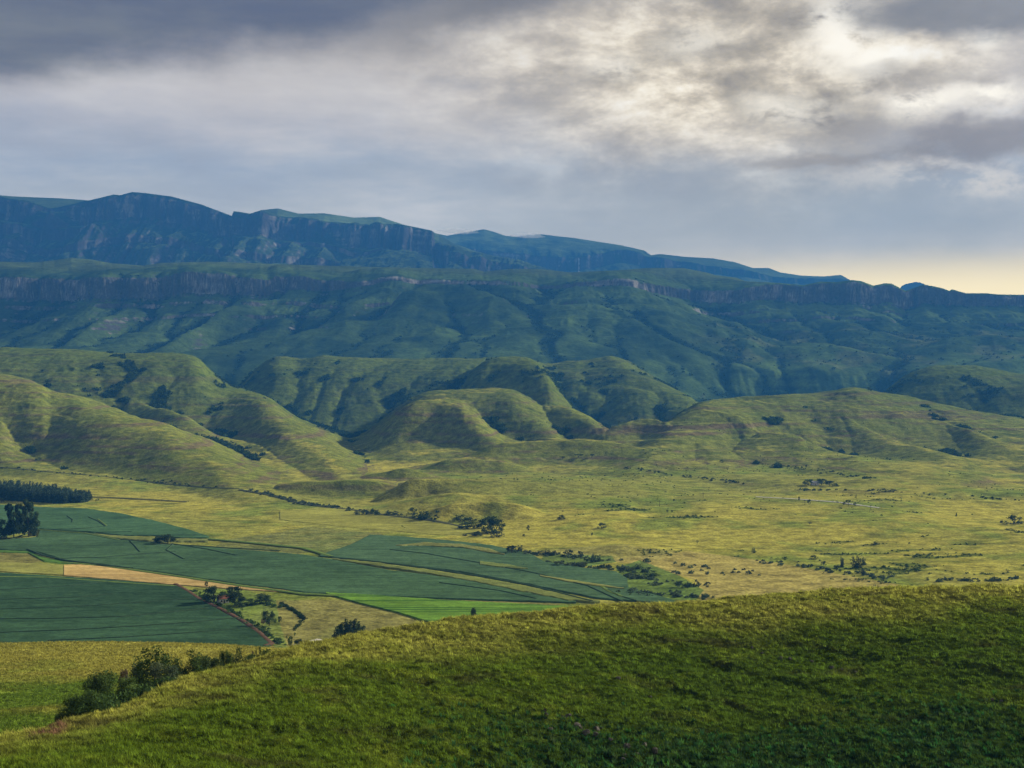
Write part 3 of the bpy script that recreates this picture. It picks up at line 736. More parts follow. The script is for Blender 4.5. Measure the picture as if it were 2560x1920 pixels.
field('middle blue green crop field beside the riverside bushes',
      [(800,1390),(880,1362),(925,1338),(1000,1342),(1120,1352),(1230,1364),(1290,1378),(1330,1388),(1360,1405),(1450,1420),(1540,1430),(1570,1450),(1560,1470),(1640,1490),(1700,1508)],
      [(800,1392),(900,1402),(1000,1414),(1150,1432),(1280,1456),(1400,1480),(1500,1500),(1700,1512)], (.066,.118,.052), nx=260)
field('bright green striped field below the blue green fields',
      [(815,1484),(900,1488),(1100,1502),(1300,1512),(1420,1518)],
      [(815,1486),(900,1510),(1000,1535),(1080,1560),(1250,1570),(1420,1572)], (.125,.235,.028), stripes=(.055,.125,.018), ny=150)
field('pale straw coloured stubble strip between two dark fields',
      [(160,1413),(200,1412),(300,1420),(420,1437),(560,1455),(690,1471),(725,1479)],
      [(160,1440),(260,1448),(400,1460),(560,1472),(690,1480),(725,1480)], (.48,.34,.12), name='stubble_field', lift=.5, stripes=(.40,.27,.09), nx=160)
field('light green grass strip left of the straw stubble',
      [(-260,1402),(0,1406),(100,1410),(140,1412),(158,1413)],
      [(-260,1424),(0,1430),(100,1436),(140,1438),(158,1439)], (.24,.24,.055), name='grass_field', lift=.5)
field('vivid green grass verge beside the old pit',
      [(-50,1376),(70,1376),(110,1392),(170,1402),(260,1413)],
      [(-50,1380),(70,1384),(110,1406),(170,1412),(260,1415)], (.085,.17,.03), name='grass_field', lift=.5, ny=8)
field('yellow grass strip running between two blue green fields',
      [(830,1398),(950,1410),(1080,1428),(1200,1446),(1320,1468),(1420,1490),(1500,1506)],
      [(830,1401),(950,1420),(1080,1439),(1200,1462),(1320,1487),(1420,1506),(1500,1510)], (.155,.18,.045), name='grass_field', lift=1.2, ny=10, jag=3.0)
field('narrow dry yellow strip inside the middle field',
      [(990,1366),(1060,1358),(1150,1362),(1220,1372),(1262,1388)],
      [(990,1368),(1060,1368),(1150,1372),(1220,1386),(1262,1391)], (.175,.185,.05), name='grass_field', lift=1.3, ny=8, jag=2.0)
field('tapering lighter strip below the middle of the crop',
      [(1200,1405),(1260,1412),(1320,1424)], [(1200,1416),(1260,1424),(1320,1426)], (.16,.20,.05), name='grass_field', lift=1.3, ny=8, nx=60, jag=2.0)
field('long thin yellowish strip curving through the middle crop',
      [(1350,1441),(1420,1452),(1500,1464),(1560,1474)], [(1350,1444),(1420,1459),(1500,1471),(1560,1476)], (.20,.21,.055), name='grass_field', lift=1.3, ny=8, nx=60, jag=1.5)
field('flat yellow meadow beyond the fields by the river thicket',
      [(700,1278),(860,1268),(1000,1276),(1100,1298),(1200,1330)], [(700,1300),(860,1318),(1000,1330),(1100,1338),(1200,1334)], (.26,.255,.05), name='grass_field', lift=.4, var=.3)
field('dry balks of yellow grass between fields by the dark bushes',
      [(212,1334),(260,1338),(330,1343),(400,1346),(520,1349)], [(212,1337),(260,1346),(330,1352),(400,1357),(520,1356)], (.165,.185,.05), name='grass_field', lift=1.1, ny=8, jag=2.0)

# ribbons (tracks, drains, hedge banks) laid along lines on the ground
def ribbon(pts, width, lift, color, sub=10, wob=.6):
    p = np.array(pts, float)
    xs, ys = [], []
    for a, b in zip(p[:-1], p[1:]):
        n = max(3, int(np.hypot(*(b - a)) / sub))
        for t in np.linspace(0, 1, n, endpoint=False): q = a + (b - a) * t; xs.append(q[0]); ys.append(q[1])
    xs.append(p[-1, 0]); ys.append(p[-1, 1])
    W = []
    for k, (x, y) in enumerate(zip(xs, ys)):
        Y, z = hit(x, y); W.append((U(x) * Y, Y))
    W = np.array(W)
    W[:, 0] += wob * fbm(np.arange(len(W)) / 5, np.zeros(len(W)), 2, len(W)); 
    d = np.gradient(W, axis=0); nrm = np.stack([-d[:, 1], d[:, 0]], 1); nrm /= np.linalg.norm(nrm, axis=1)[:, None] + 1e-9
    w = width * (1 + .35 * fbm(np.arange(len(W)) / 3, np.ones(len(W)), 2, 5))[:, None]
    cols = []
    for s in (-.5, -.25, .25, .5):
        q = W + nrm * w * s
        z = Hg(1280 + F * q[:, 0] / q[:, 1], q[:, 1]) + (lift if abs(s) < .3 else lift * .55)
        cols.append(np.stack([q[:, 0], q[:, 1], z], 1))
    A = np.stack(cols, 1)
    return A

def ribbons(name, lines, color, mat, label, cat, kind='structure'):
    V_, F_, C_ = [], [], []
    off = 0
    for pts, w, lift in lines:
        A = ribbon(pts, w, lift, color)
        n = A.shape[0]
        V_.append(A.reshape(-1, 3))
        i = np.arange(n * 4).reshape(n, 4) + off
        F_.append(np.stack([i[:-1, :-1], i[:-1, 1:], i[1:, 1:], i[1:, :-1]], -1).reshape(-1, 4)); off += n * 4
    v = np.concatenate(V_); c = np.array(color)[None] * (1 + .25 * fbm(v[:, 0] / 8, v[:, 1] / 8, 2, 9)[:, None])
    return tag(link(name, mesh_np(name, v, np.concatenate(F_), 4, True, c), mat), label, cat, None, kind)

M_soil = mat_ground('soil', .4, 2.0, .4, .3, .3)
ribbons('dirt_track', [([(440,1462),(470,1480),(500,1500),(560,1528),(610,1556),(650,1585),(678,1612),(660,1618)], 3.6, 1.0)], (.115,.068,.040), M_soil, 'red dirt track along the edge of the dark field', 'track')
ribbons('access_road', [([(738,1617),(765,1611),(798,1603)], 5.0, 1.2)], (.55,.52,.48), M_soil, 'pale concrete road glimpsed below the hill brow', 'road')
ribbons('valley_road', [([(1890,1243),(2000,1249),(2100,1257),(2200,1271)], 5.0, .8)], (.5,.47,.4), M_soil, 'pale gravel road along the valley rise', 'road')
ribbons('field_drains', [
  ([(-40,1480),(60,1475),(170,1468),(290,1455)], 1.36, 1.20), ([(-40,1503),(90,1500),(200,1496),(282,1488)], 1.36, 1.20),
  ([(-40,1528),(120,1523),(260,1516),(400,1506),(480,1499)], 1.24, 1.20), ([(-40,1552),(150,1550),(300,1546),(430,1534),(520,1524)], 1.36, 1.28),
  ([(-40,1587),(150,1580),(300,1572),(480,1560),(600,1548)], 1.24, 1.28), ([(120,1606),(300,1598),(480,1586),(640,1572)], 1.12, 1.28),
  ([(95,1325),(215,1334),(300,1351),(440,1364),(560,1372),(700,1380)], 2.48, 1.28), ([(150,1399),(260,1396),(330,1390),(440,1381)], 1.86, 1.28),
  ([(222,1295),(245,1305),(265,1318)], 1.86, 1.28), ([(150,1326),(200,1324),(260,1319)], 1.86, 1.28), ([(240,1334),(330,1332)], 1.86, 1.28), ([(168,1292),(182,1302),(180,1308)], 1.86, 1.28),
  ([(325,1355),(338,1368),(350,1382)], 1.86, 1.28), ([(432,1364),(416,1378),(440,1390),(460,1400)], 1.86, 1.28), ([(430,1362),(520,1376),(590,1391)], 2.17, 1.28),
  ([(70,1376),(110,1392),(165,1404),(250,1415),(330,1424)], 2.79, 1.44), ([(95,1325),(30,1350),(-30,1362)], 1.55, 1.20),
  ([(975,1377),(1060,1386),(1200,1410),(1330,1434),(1470,1468),(1540,1500),(1560,1508)], 1.98, 1.28), ([(830,1398),(950,1409),(1080,1427),(1200,1445),(1320,1467),(1440,1497),(1480,1507)], 2.17, 1.52),
  ([(1000,1371),(1100,1370),(1200,1374)], 1.86, 1.28), ([(1520,1478),(1545,1492),(1590,1505)], 1.55, 1.28), ([(1100,1460),(1250,1480),(1340,1500)], 1.36, 1.28)],
  (.046,.078,.036), M_soil, 'dark drainage lines and grassed furrows across the crops', 'furrows')
ribbons('river_bank', [([(-40,1164),(60,1174),(150,1182),(250,1190),(330,1199),(420,1211),(520,1219),(600,1222)], 3.5, .4), ([(215,1243),(330,1248),(470,1256)], 5, 1.2), ([(600,1225),(680,1240),(760,1262),(880,1275),(960,1288),(1080,1302),(1160,1318)], 6, .8)], (.07,.075,.035), M_soil, 'dark eroded stream bank crossing the valley grass', 'stream bank')


ribbons('grass_strips', [
  ([(95,1327),(215,1336),(300,1353)], 3.5, 1.3), ([(160,1408),(260,1416),(400,1436),(600,1466),(760,1487),(860,1492)], 5, 1.0), 
  ([(520,1349),(620,1358),(760,1372),(830,1394)], 6, 1.2), ([(1500,1466),(1522,1482),(1560,1496)], 4, 1.2), ([(245,1300),(268,1318)], 2.5, 1.2), ([(-40,1444),(120,1446),(330,1461),(440,1468)], 5, 1.0)],
  (.13,.19,.04), M_soil, 'light green grass strips between the crops', 'grass strips')
# ------------------------------------------------------------------ leaves, crowns, trunks
def leaf_cloud(centers, radii, n, size, rs, up=.0, flat=1.0, tone=None):
    """n leaf-sized triangles spread through the clumps' volume"""
    k = len(centers)
    w = radii ** 2; w = w / w.sum()
    ci = rs.choice(k, n, p=w)
    d = rs.normal(size=(n, 3)); d /= np.linalg.norm(d, axis=1)[:, None]
    r = radii[ci] * rs.random(n) ** .45
    p = centers[ci] + d * r[:, None] * np.array([1, 1, flat])
    a = rs.normal(size=(n, 3)); a[:, 2] += up * 2; a /= np.linalg.norm(a, axis=1)[:, None]
    b = rs.normal(size=(n, 3)); b -= (b * a).sum(1)[:, None] * a; b /= np.linalg.norm(b, axis=1)[:, None]
    s = size * (.6 + .8 * rs.random(n))[:, None]
    v = np.stack([p - b * s * .5, p + b * s * .5, p + a * s * 1.1], 1).reshape(-1, 3)
    f = np.arange(n * 3).reshape(n, 3)
    tn = (.7 + .6 * rs.random(k))[ci] * (.75 + .5 * rs.random(n))
    hue = rs.random(k)[ci] * .25
    c = np.stack([tn * (1 + hue), tn * (1 + .3 * hue), tn * (1 - .2 * hue)], 1)
    return v, f, np.repeat(c, 3, 0)

def tube(path, rad, sides=6):
    path = np.array(path, float); n = len(path)
    vs = []
    for i, p in enumerate(path):
        t = path[min(i + 1, n - 1)] - path[max(i - 1, 0)]; t /= np.linalg.norm(t) + 1e-9
        a = np.cross(t, [.3, .9, .2]); a /= np.linalg.norm(a); b = np.cross(t, a)
        for k in range(sides):
            th = 2 * math.pi * k / sides
            vs.append(p + (a * math.cos(th) + b * math.sin(th)) * rad[i])
    fs = [(i * sides + k, i * sides + (k + 1) % sides, (i + 1) * sides + (k + 1) % sides, (i + 1) * sides + k) for i in range(n - 1) for k in range(sides)]
    return np.array(vs), np.array(fs)

def clumps(kind, rs):
    """clump centres and radii in a unit box: x, y in -.5...5, z in 0..1"""
    c, r = [], []
    if kind == 'round':
        for _ in range(26):
            th = rs.random() * 6.28; ph = rs.random(); z = .28 + .62 * ph
            w = .36 * math.sqrt(max(0, 1 - ((z - .55) / .5) ** 2)) * (.55 + .5 * rs.random())
            c.append((w * math.cos(th), w * math.sin(th), z)); r.append(.10 + .07 * rs.random())
    elif kind == 'gum':
        for i in range(48):
            z = .10 + .86 * rs.random(); th = rs.random() * 6.28
            w = (.46 * (1 - max(0, z - .5) * 1.2)) * (.3 + .8 * rs.random())
            c.append((w * math.cos(th), w * math.sin(th), z)); r.append(.07 + .07 * rs.random() * (1.2 - z))
    elif kind == 'cypress':
        for i in range(22):
            z = .06 + .88 * i / 21; w = .34 * (1 - z) ** .55 * min(1, z * 6 + .4) * rs.random(); th = rs.random() * 6.28
            c.append((w * math.cos(th), w * math.sin(th), z)); r.append((.17 * (1 - z) ** .6 + .03))
    elif kind == 'bush':
        for _ in range(24):
            th = rs.random() * 6.28; z = .08 + .8 * rs.random(); w = .40 * math.sqrt(max(0.02, 1 - z ** 1.6)) * (.4 + .65 * rs.random())
            c.append((w * math.cos(th), w * math.sin(th), z)); r.append(.10 + .08 * rs.random())
    elif kind == 'wattle':
        for s in range(6):
            th = rs.random() * 6.28; w = .30 * rs.random() ** .6; top = .62 + .38 * rs.random() * (1 - w); 
            if s == 0: w = .05; top = .97
            for q in range(8):
                z = .06 + (top - .06) * q / 7; sp = .22 * (1 - (z / top) ** 2) + .03
                c.append((w * math.cos(th) + sp * rs.normal() * .5, w * math.sin(th) + sp * rs.normal() * .5, z)); r.append(.13 * (1 - .6 * z / top) + .04)
    elif kind == 'acacia':
        for _ in range(16):
            th = rs.random() * 6.28; w = .42 * rs.random() ** .5; z = .68 + .2 * rs.random() - .25 * w
            c.append((w * math.cos(th), w * math.sin(th), z)); r.append(.10 + .06 * rs.random())
    elif kind == 'sparse':
        for _ in range(11):
            th = rs.random() * 6.28; w = .38 * rs.random() ** .6; z = .35 + .6 * rs.random()
            c.append((w * math.cos(th), w * math.sin(th), z)); r.append(.07 + .06 * rs.random())
    return np.array(c), np.array(r)

TRUNK = {'round': .028, 'gum': .022, 'cypress': .03, 'bush': .022, 'wattle': .02, 'acacia': .03, 'sparse': .022}
_lib = {}
def tree_meshes(kind, lod, var):
    key = (kind, lod, var)
    if key in _lib: return _lib[key]
    rs = np.random.default_rng(abs(hash((len(kind) * 31 + ord(kind[0]), lod, var))) % 99991 + var)
    c, r = clumps(kind, rs)
    n = {0: 420, 1: 1700, 2: 9000}[lod]
    if kind == 'sparse': n = n // 3
    size = {0: .085, 1: .050, 2: .024}[lod] * (1.45 if kind == 'gum' else 1.0)
    v, f, cl = leaf_cloud(c, r, n, size, rs, up=.15, flat=.55 if kind == 'acacia' else 1.0)
    v[:, 2] = np.clip(v[:, 2], 0.0, 1.02)
    rr = np.percentile(np.abs(v[:, :2]), 98); fs = .5 / rr
    v[:, :2] *= fs; c[:, :2] *= fs; v[:, 2] *= 1.0 / np.percentile(v[:, 2], 99.6)
    crown = mesh_np(f'{kind}_crown', v, f, 3, False, cl)
    tr = TRUNK[kind]; V_, F_ = [], []; off = 0
    def add(path, rad, s=6):
        nonlocal off
        a, b = tube(path, rad, s); V_.append(a); F_.append(b + off); off += len(a)
    if kind in ('bush', 'wattle'):
        for q in range(4):
            th = q * 1.6 + rs.random(); t = c[rs.integers(len(c))]
            add([(0.03 * math.cos(th), .03 * math.sin(th), -.06), (t[0] * .4, t[1] * .4, t[2] * .45), tuple(t)], [tr, tr * .7, tr * .2])
    else:
        top = .92 if kind in ('gum', 'cypress') else .72
        bend = rs.normal(size=2) * .03
        add([(0, 0, -.06), (bend[0], bend[1], .2), (-bend[0], bend[1] * .5, .5), (0, 0, top)], [tr * 1.25, tr, tr * .7, tr * .2], 7)
        for q in rs.choice(len(c), min(8, len(c)), replace=False):
            t = c[q]; z0 = max(.12, t[2] - .28)
            add([(0, 0, z0), (t[0] * .5, t[1] * .5, z0 + (t[2] - z0) * .65), tuple(t)], [tr * .5, tr * .35, tr * .12], 5)
    trunk = mesh_np(f'{kind}_trunk', np.concatenate(V_), np.concatenate(F_), 4, True)
    _lib[key] = (crown, trunk)
    return _lib[key]

M_bark = mat_plain('bark', (.09, .07, .055), .4, 6)
M_leaf = {'dark': mat_leaf('leaf_dark', (.044,.074,.028)), 'blue': mat_leaf('leaf_blue', (.048,.080,.050)), 'green': mat_leaf('leaf_green', (.058,.100,.028)),
          'grey': mat_leaf('leaf_grey', (.080,.112,.062)), 'bright': mat_leaf('leaf_bright', (.085,.14,.035)), 'dry': mat_leaf('leaf_dry', (.13,.105,.075))}
_n = {}
NAMES = {'round': 'round_tree', 'gum': 'gum_tree', 'cypress': 'conifer_tree', 'bush': 'bush', 'wattle': 'wattle_tree', 'acacia': 'acacia_tree', 'sparse': 'sparse_tree'}
def tree_at(x, y, z, h, w, kind, leaf, label, group=None, lod=0):
    var = _n.get((kind, lod), 0); _n[(kind, lod)] = var + 1
    cm_, tm_ = tree_meshes(kind, lod, var % (3 if lod < 2 else 8))
    r = bpy.data.objects.new(NAMES[kind], None); col.objects.link(r)
    r.empty_display_size = .1
    r.location = (x, y, z - .02 * h); r.scale = (w, w, h); r.rotation_euler = (0, 0, rng.random() * 6.28)
    tag(r, label, 'bush' if kind == 'bush' else 'tree', group)
    a = link('crown', cm_, None, r); b = link('trunk', tm_, M_bark, r)
    if not cm_.materials: cm_.materials.append(None)
    a.material_slots[0].link = 'OBJECT'; a.material_slots[0].material = M_leaf[leaf]
    return r

def tree(px, py, hp, wp, kind, leaf, label, group=None, lod=None):
    Y, z = hit(px, py)
    s = Y / F
    if lod is None: lod = 1 if hp > 24 else 0
    return tree_at(U(px) * Y, Y, z, hp * s, wp * s, kind, leaf, label, group, lod)

# -- tall trees at the left edge
tree(70,1342,94,54,'gum','dark','tall dark gum tree, right and taller of the pair beside the upper left field', lod=2)
tree(34,1346,88,56,'gum','dark','tall dark gum tree with a narrow top, left of the tallest one', lod=2)
tree(0,1348,52,40,'bush','dark','dark bushy tree cut by the left edge beside the tall gums', lod=1)
tree(4,1258,14,12,'round','dark','small round tree left of the pine plantation')
tree(420,1360,26,34,'round','dark','round dark tree alone between two left crop fields', lod=1)
tree(394,1360,20,28,'bush','dark','low dark bush leaning against the round tree between crop fields', lod=1)
tree(244,1252,6,12,'bush','green','tiny bush past the end of the pine plantation')
# -- farmstead
tree(516,1468,15,9,'round','dark','tiny lone tree standing on the pale straw strip')
tree(534,1508,44,50,'round','dark','large dark tree on the left of the farmhouse', lod=1)
tree(583,1502,36,42,'round','dark','dark tree behind the farmhouse, highest of the grove', lod=1)
tree(587,1513,34,46,'round','dark','wide dark tree right in front of the farmhouse grove', lod=1)
tree(659,1508,24,44,'bush','dark','spreading dark tree on the right end of the farmhouse grove', lod=1)
tree(624,1513,17,30,'bush','green','green bush between the grove and the spreading tree', lod=1)
tree(600,1517,13,32,'bush','dark','low dark bush in front of the farmhouse grove', lod=1)
tree(514,1502,14,26,'bush','green','green bush at the track bend left of the farmhouse', lod=1)
tree(672,1564,38,34,'round','dark','lollipop shaped dark tree on the meadow below the farmhouse', lod=1)
tree(700,1558,18,10,'round','dark','slim little tree right of the lollipop shaped tree')
tree(657,1573,26,13,'sparse','dry','bare grey brown sapling left of the lollipop shaped tree')
tree(603,1534,14,9,'sparse','green','thin shrub on the bright grass under the farmhouse')
tree(728,1628,45,30,'sparse','green','open leaning tree beside the pale road', lod=1)
tree(746,1627,30,28,'bush','dark','shaggy dark tree at the end of the pale road', lod=1)
for k, (x, t) in enumerate([(842,1566),(853,1557),(864,1548),(875,1551),(886,1548),(897,1554),(907,1564)]):
    lab = ['leftmost conifer of the clump above the hill brow', 'second conifer from the left in the brow clump', 'tall pointed conifer left of centre in the brow clump', 'middle conifer of the brow clump',
           'tall conifer right of centre in the brow clump', 'second conifer from the right in the brow clump', 'rightmost conifer of the clump above the hill brow'][k]
    Y = 715.0 + 6 * (k % 3); z = float(Hg(x, Y)); zt = CAM + float(V(t)) * Y
    tree_at(U(x) * Y, Y, z, zt - z, 34 * Y / F, 'cypress', 'dark', 'dark ' + lab, 'conifers above the hill brow', 1)
Y = 740.0; z = float(Hg(1185, Y)); zt = CAM + float(V(1517)) * Y
tree_at(U(1185) * Y, Y, z, zt - z, 18 * Y / F, 'round', 'dark', 'lone round bush poking above the brow before the bright green field', None, 1)
# -- riverside
RV = [
 (1279,1384,22,28,'round','blue','round dark bush at the left end of the riverside row'), (1297,1380,18,26,'wattle','blue','feathery bush just right of the leftmost riverside bush'),
 (1351,1387,11,22,'bush','blue','low bush, first past the gap in the riverside row'), (1367,1388,16,26,'wattle','blue','pointed bushes in the middle of the riverside row'),
 (1386,1389,13,12,'round','blue','small upright bush left of the big round riverside bush'), (1421,1390,16,23,'round','blue','big round bush standing alone in the riverside row'),
 (1451,1391,14,12,'round','blue','narrow upright bush right of the big round riverside bush'), (1482,1405,22,28,'wattle','blue','tallest pointed thicket at the right end of the riverside row'),
 (1499,1404,17,20,'wattle','blue','lower pointed bush against the tallest riverside thicket'), (1467,1404,15,16,'bush','blue','small bush on the left flank of the tallest riverside thicket'),
 (1396,1415,12,34,'bush','grey','long grey green willow mound below the riverside row'), (1424,1416,10,22,'bush','grey','middle grey green willow mound below the riverside row'), (1453,1417,12,36,'bush','grey','right grey green willow mound below the riverside row'),
 (1598,1423,14,30,'wattle','blue','dark thicket at the top of the green marsh'), (1621,1427,10,20,'bush','blue','small bush joined to the thicket atop the marsh'),
 (1628,1443,17,44,'bush','dark','wide dark bush in the middle of the green marsh'), (1592,1442,12,16,'bush','blue','small bush left of the wide dark marsh bush'),
 (1698,1468,16,20,'round','dark','round black green bush at the right of the marsh'), (1716,1469,9,24,'bush','dark','low bush trailing right from the round marsh bush'),
 (1640,1463,7,30,'bush','grey','grey reeds clump between the two marsh bushes'), (1740,1493,7,8,'wattle','grey','small pale shrub on the marsh edge near the brow'), (1782,1495,8,14,'wattle','grey','pale shrub right at the brow beyond the marsh'),
 (1238,1328,36,44,'bush','dark','large dark thicket at the foot of the river spur'), (1206,1320,24,38,'bush','dark','dark thicket left of the largest one under the river spur'), (1177,1309,16,36,'bush','dark','lower dark thicket on the river spur slope'),
 (1152,1302,15,38,'bush','dark','dark thicket at the upper left of the river spur foot'), (1168,1322,18,44,'bush','dark','long dark thicket under the left of the river spur'), (1222,1310,20,40,'bush','dark','dark thicket above the largest one on the river spur'), (1222,1334,20,44,'bush','dark','low dark thicket in front of the largest one at the river spur'),
 (1192,1340,12,28,'bush','blue','blue green bush below the spur thickets, left one'), (1242,1342,16,36,'bush','blue','blue green bush below the spur thickets, right one'), (1163,1340,6,14,'bush','grey','small grey bush before the spur thickets'),
 (897,1287,13,22,'wattle','blue','leftmost tree of the far riverbank row'), (920,1287,15,22,'wattle','blue','second tree of the far riverbank row'), (945,1288,14,24,'wattle','blue','third tree of the far riverbank row'), (970,1289,15,22,'wattle','blue','fourth tree of the far riverbank row'),
 (988,1288,11,18,'bush','blue','last low bush of the far riverbank row'), (1032,1286,18,26,'bush','dark','dark bush at the crook of the river'), (1058,1297,20,34,'bush','dark','wide dark thicket past the crook of the river'),
 (870,1278,6,16,'bush','blue','tiny bush ahead of the far riverbank row'),
]
for t in RV: tree(*t[:6], t[6], 'bushes and trees along the river')
# -- slope on the right
SL = [
 (2103,1418,26,18,'wattle','blue','upright bush left of the twin bushes on the right slope'), (2141,1419,30,30,'wattle','blue','tallest of the bushes on the right slope'), (2158,1413,21,16,'wattle','blue','pointed bush touching the tallest one on the right slope'),
 (2091,1427,15,16,'round','blue','small round bush below the upright bush'), (2058,1415,13,11,'round','blue','lone little bush left of the slope bushes'), (2034,1398,10,22,'bush','dark','low dark bush on a bank above the slope bushes'),
 (2158,1438,12,10,'round','grey','small grey shrub under the tallest slope bush'), (2222,1444,12,12,'sparse','grey','thin grey shrub near the brow, right of the slope bushes'),
 (2320,1451,9,10,'wattle','grey','pale shrub at the brow beside the sandy bank'), (2418,1452,9,26,'bush','dark','low dark bush row at the brow on the right'), (2486,1451,9,24,'bush','dark','low dark bush at the brow nearest the right edge'), (2519,1432,10,10,'sparse','grey','thin tree on the bank at the right edge'),
 (1998,1253,12,5,'round','dark','slim dark tree beside the gravel road, leftmost'), (2022,1261,13,9,'round','dark','small dark tree right of the slim roadside tree'), (2121,1265,16,13,'acacia','dark','flat topped dark tree, tallest beside the gravel road'),
 (2110,1263,9,7,'round','dark','tiny tree left of the flat topped roadside tree'), (2137,1266,11,7,'round','dark','tiny tree right of the flat topped roadside tree'), (2391,1291,10,5,'cypress','dark','thin dark tree alone on the ridge line at right'),
 (2536,1309,22,42,'bush','dark','broad dark grove at the right edge'), (2505,1310,9,10,'round','dark','small tree left of the broad dark grove'), (2524,1326,5,24,'bush','green','low shrub strip below the broad dark grove'),
 (2020,1213,15,28,'round','dark','left tree of the homestead grove'), (2054,1213,17,26,'round','dark','tallest tree of the homestead grove'), (2074,1215,14,24,'round','dark','third tree of the homestead grove'), (2090,1216,8,18,'bush','dark','low bush on the right end of the homestead grove'),
 (2212,1229,8,24,'bush','dark','left dark bush along the far fence line'), (2232,1229,7,20,'bush','dark','right dark bush along the far fence line'),
 (2024,1312,6,9,'acacia','dark','lone small thorn bush on the open right slope'), (2187,1362,9,20,'wattle','blue','spiky bushes on a dark patch of the right slope'), (1885,1382,15,12,'wattle','blue','upright dark shrub at the slope foot'), (2273,1361,6,5,'round','dark','speck of a tree near the small rock bank'),
 (1403,1298,11,22,'bush','dark','round dark bush in the hollow of the central slope'), (1320,1328,16,7,'round','dark','slim tree on the central slope foot'), (1310,1342,7,8,'round','dark','tiny round bush under the slim slope tree'), (1505,1320,14,22,'bush','blue','bush in the stream line of the central slope'), (1480,1340,9,5,'round','dark','tiny tree below the stream line bush'),
 (1743,1361,11,8,'sparse','grey','bare little tree at the foot of the right slope'),
 (1407,1147,6,14,'acacia','dark','flat topped thorn tree, leftmost on the central ridge'), (1446,1144,9,22,'acacia','dark','wide flat topped thorn tree on the central ridge'), (1480,1144,9,13,'acacia','dark','flat topped thorn tree, rightmost on the central ridge'), (1289,1101,5,13,'acacia','dark','small thorn tree on the front ridge crest'),
 (1892,1160,8,22,'bush','dark','dark bush where the right hill meets the valley'), (1943,1164,8,20,'bush','dark','second dark bush along the right hill foot'), (1804,1156,7,12,'bush','dark','small bush left along the right hill foot'), (1685,1254,7,5,'round','dark','speck of a tree left along the ridge road'), (1668,1282,8,6,'round','dark','tiny tree in the dark burnt patch'), (1680,1282,7,5,'round','dark','tiny tree beside the one in the burnt patch'),
]
for t in SL: tree(*t[:6], t[6], 'scattered trees on the valley slope')

# -- bushes in the gully behind the foreground hill
FB = [
 (204,1733,70,168,'bush','green','low broad bush at the left end of the gully row'), (170,1768,36,160,'bush','green','lowest bush trailing down to the eroded bank'),
 (256,1681,68,182,'bush','green','rounded green bush left of the pointed tree'), (318,1697,66,180,'bush','bright','light green bush in front of the gully row'), (343,1658,50,192,'wattle','grey','grey feathery shrub behind the light green bush'),
 (302,1672,30,196,'sparse','dry','thin brown shrub between the blue green and grey bushes'),
 (386,1618,78,190,'wattle','green','tallest pointed tree of the gully row'), (412,1655,62,186,'bush','grey','grey green bush hugging the tallest pointed tree'), (440,1664,42,200,'wattle','blue','soft blue green shrub right of the tallest tree'),
 (478,1627,66,204,'wattle','green','wide green tree with several tips in the gully row'), (505,1643,38,206,'bush','dark','dark bush under the many tipped tree'), (531,1641,46,212,'bush','dark','dark low bush right of the many tipped tree'),
 (561,1625,26,220,'round','green','small round headed tree in the gully row'), (600,1623,46,224,'round','dark','round dark tree near the right end of the gully row'),
 (632,1624,10,236,'sparse','dry','thin dead sapling right of the round dark gully tree'), (649,1614,15,236,'sparse','green','wispy little tree standing above the gully row end'), (678,1622,46,232,'bush','green','low green bush at the right end of the gully row'), (645,1634,46,230,'bush','green','creeping bush below the wispy little tree'),
]
def gully_undergrowth():
    rs = np.random.default_rng(77); xs, ys, zs = [], [], []
    for k in range(620):
        px = 185 + 560 * rs.random() ** 1.1
        Y = float(lin([(100,156),(204,168),(386,190),(500,206),(600,224),(720,240)], px)) + rs.normal() * 5
        if rs.random() > .9 - .5 * (px > 540): continue
        hgt = (.2 + 1.0 * rs.random() ** 1.5) * (1 if px < 540 else .4)
        xs.append(float(U(px)) * Y); ys.append(Y); zs.append(zground(px, Y) + hgt)
    return scrub('gully_undergrowth', np.array(xs), np.array(ys), np.array(zs), 1.5, 'green', 'dark leafy undergrowth filling the gully between the bushes', 130, 78, .085)

def zground(px, Y): return max(float(H_fg(px, Y)) if Y < 340 else -1e9, float(Hg(px, Y)))
for px, top, wp, Y, kind, leaf, lab in FB:
    z = zground(px, Y); zt = CAM + float(V(top)) * Y
    tree_at(U(px) * Y, Y, z, max(zt - z, 1.0), wp * Y / F * (1.75 if kind == 'wattle' else 1.55 if kind == 'bush' else 1.3), kind, leaf, lab, 'bushes in the gully', 2 if wp > 25 else 1)


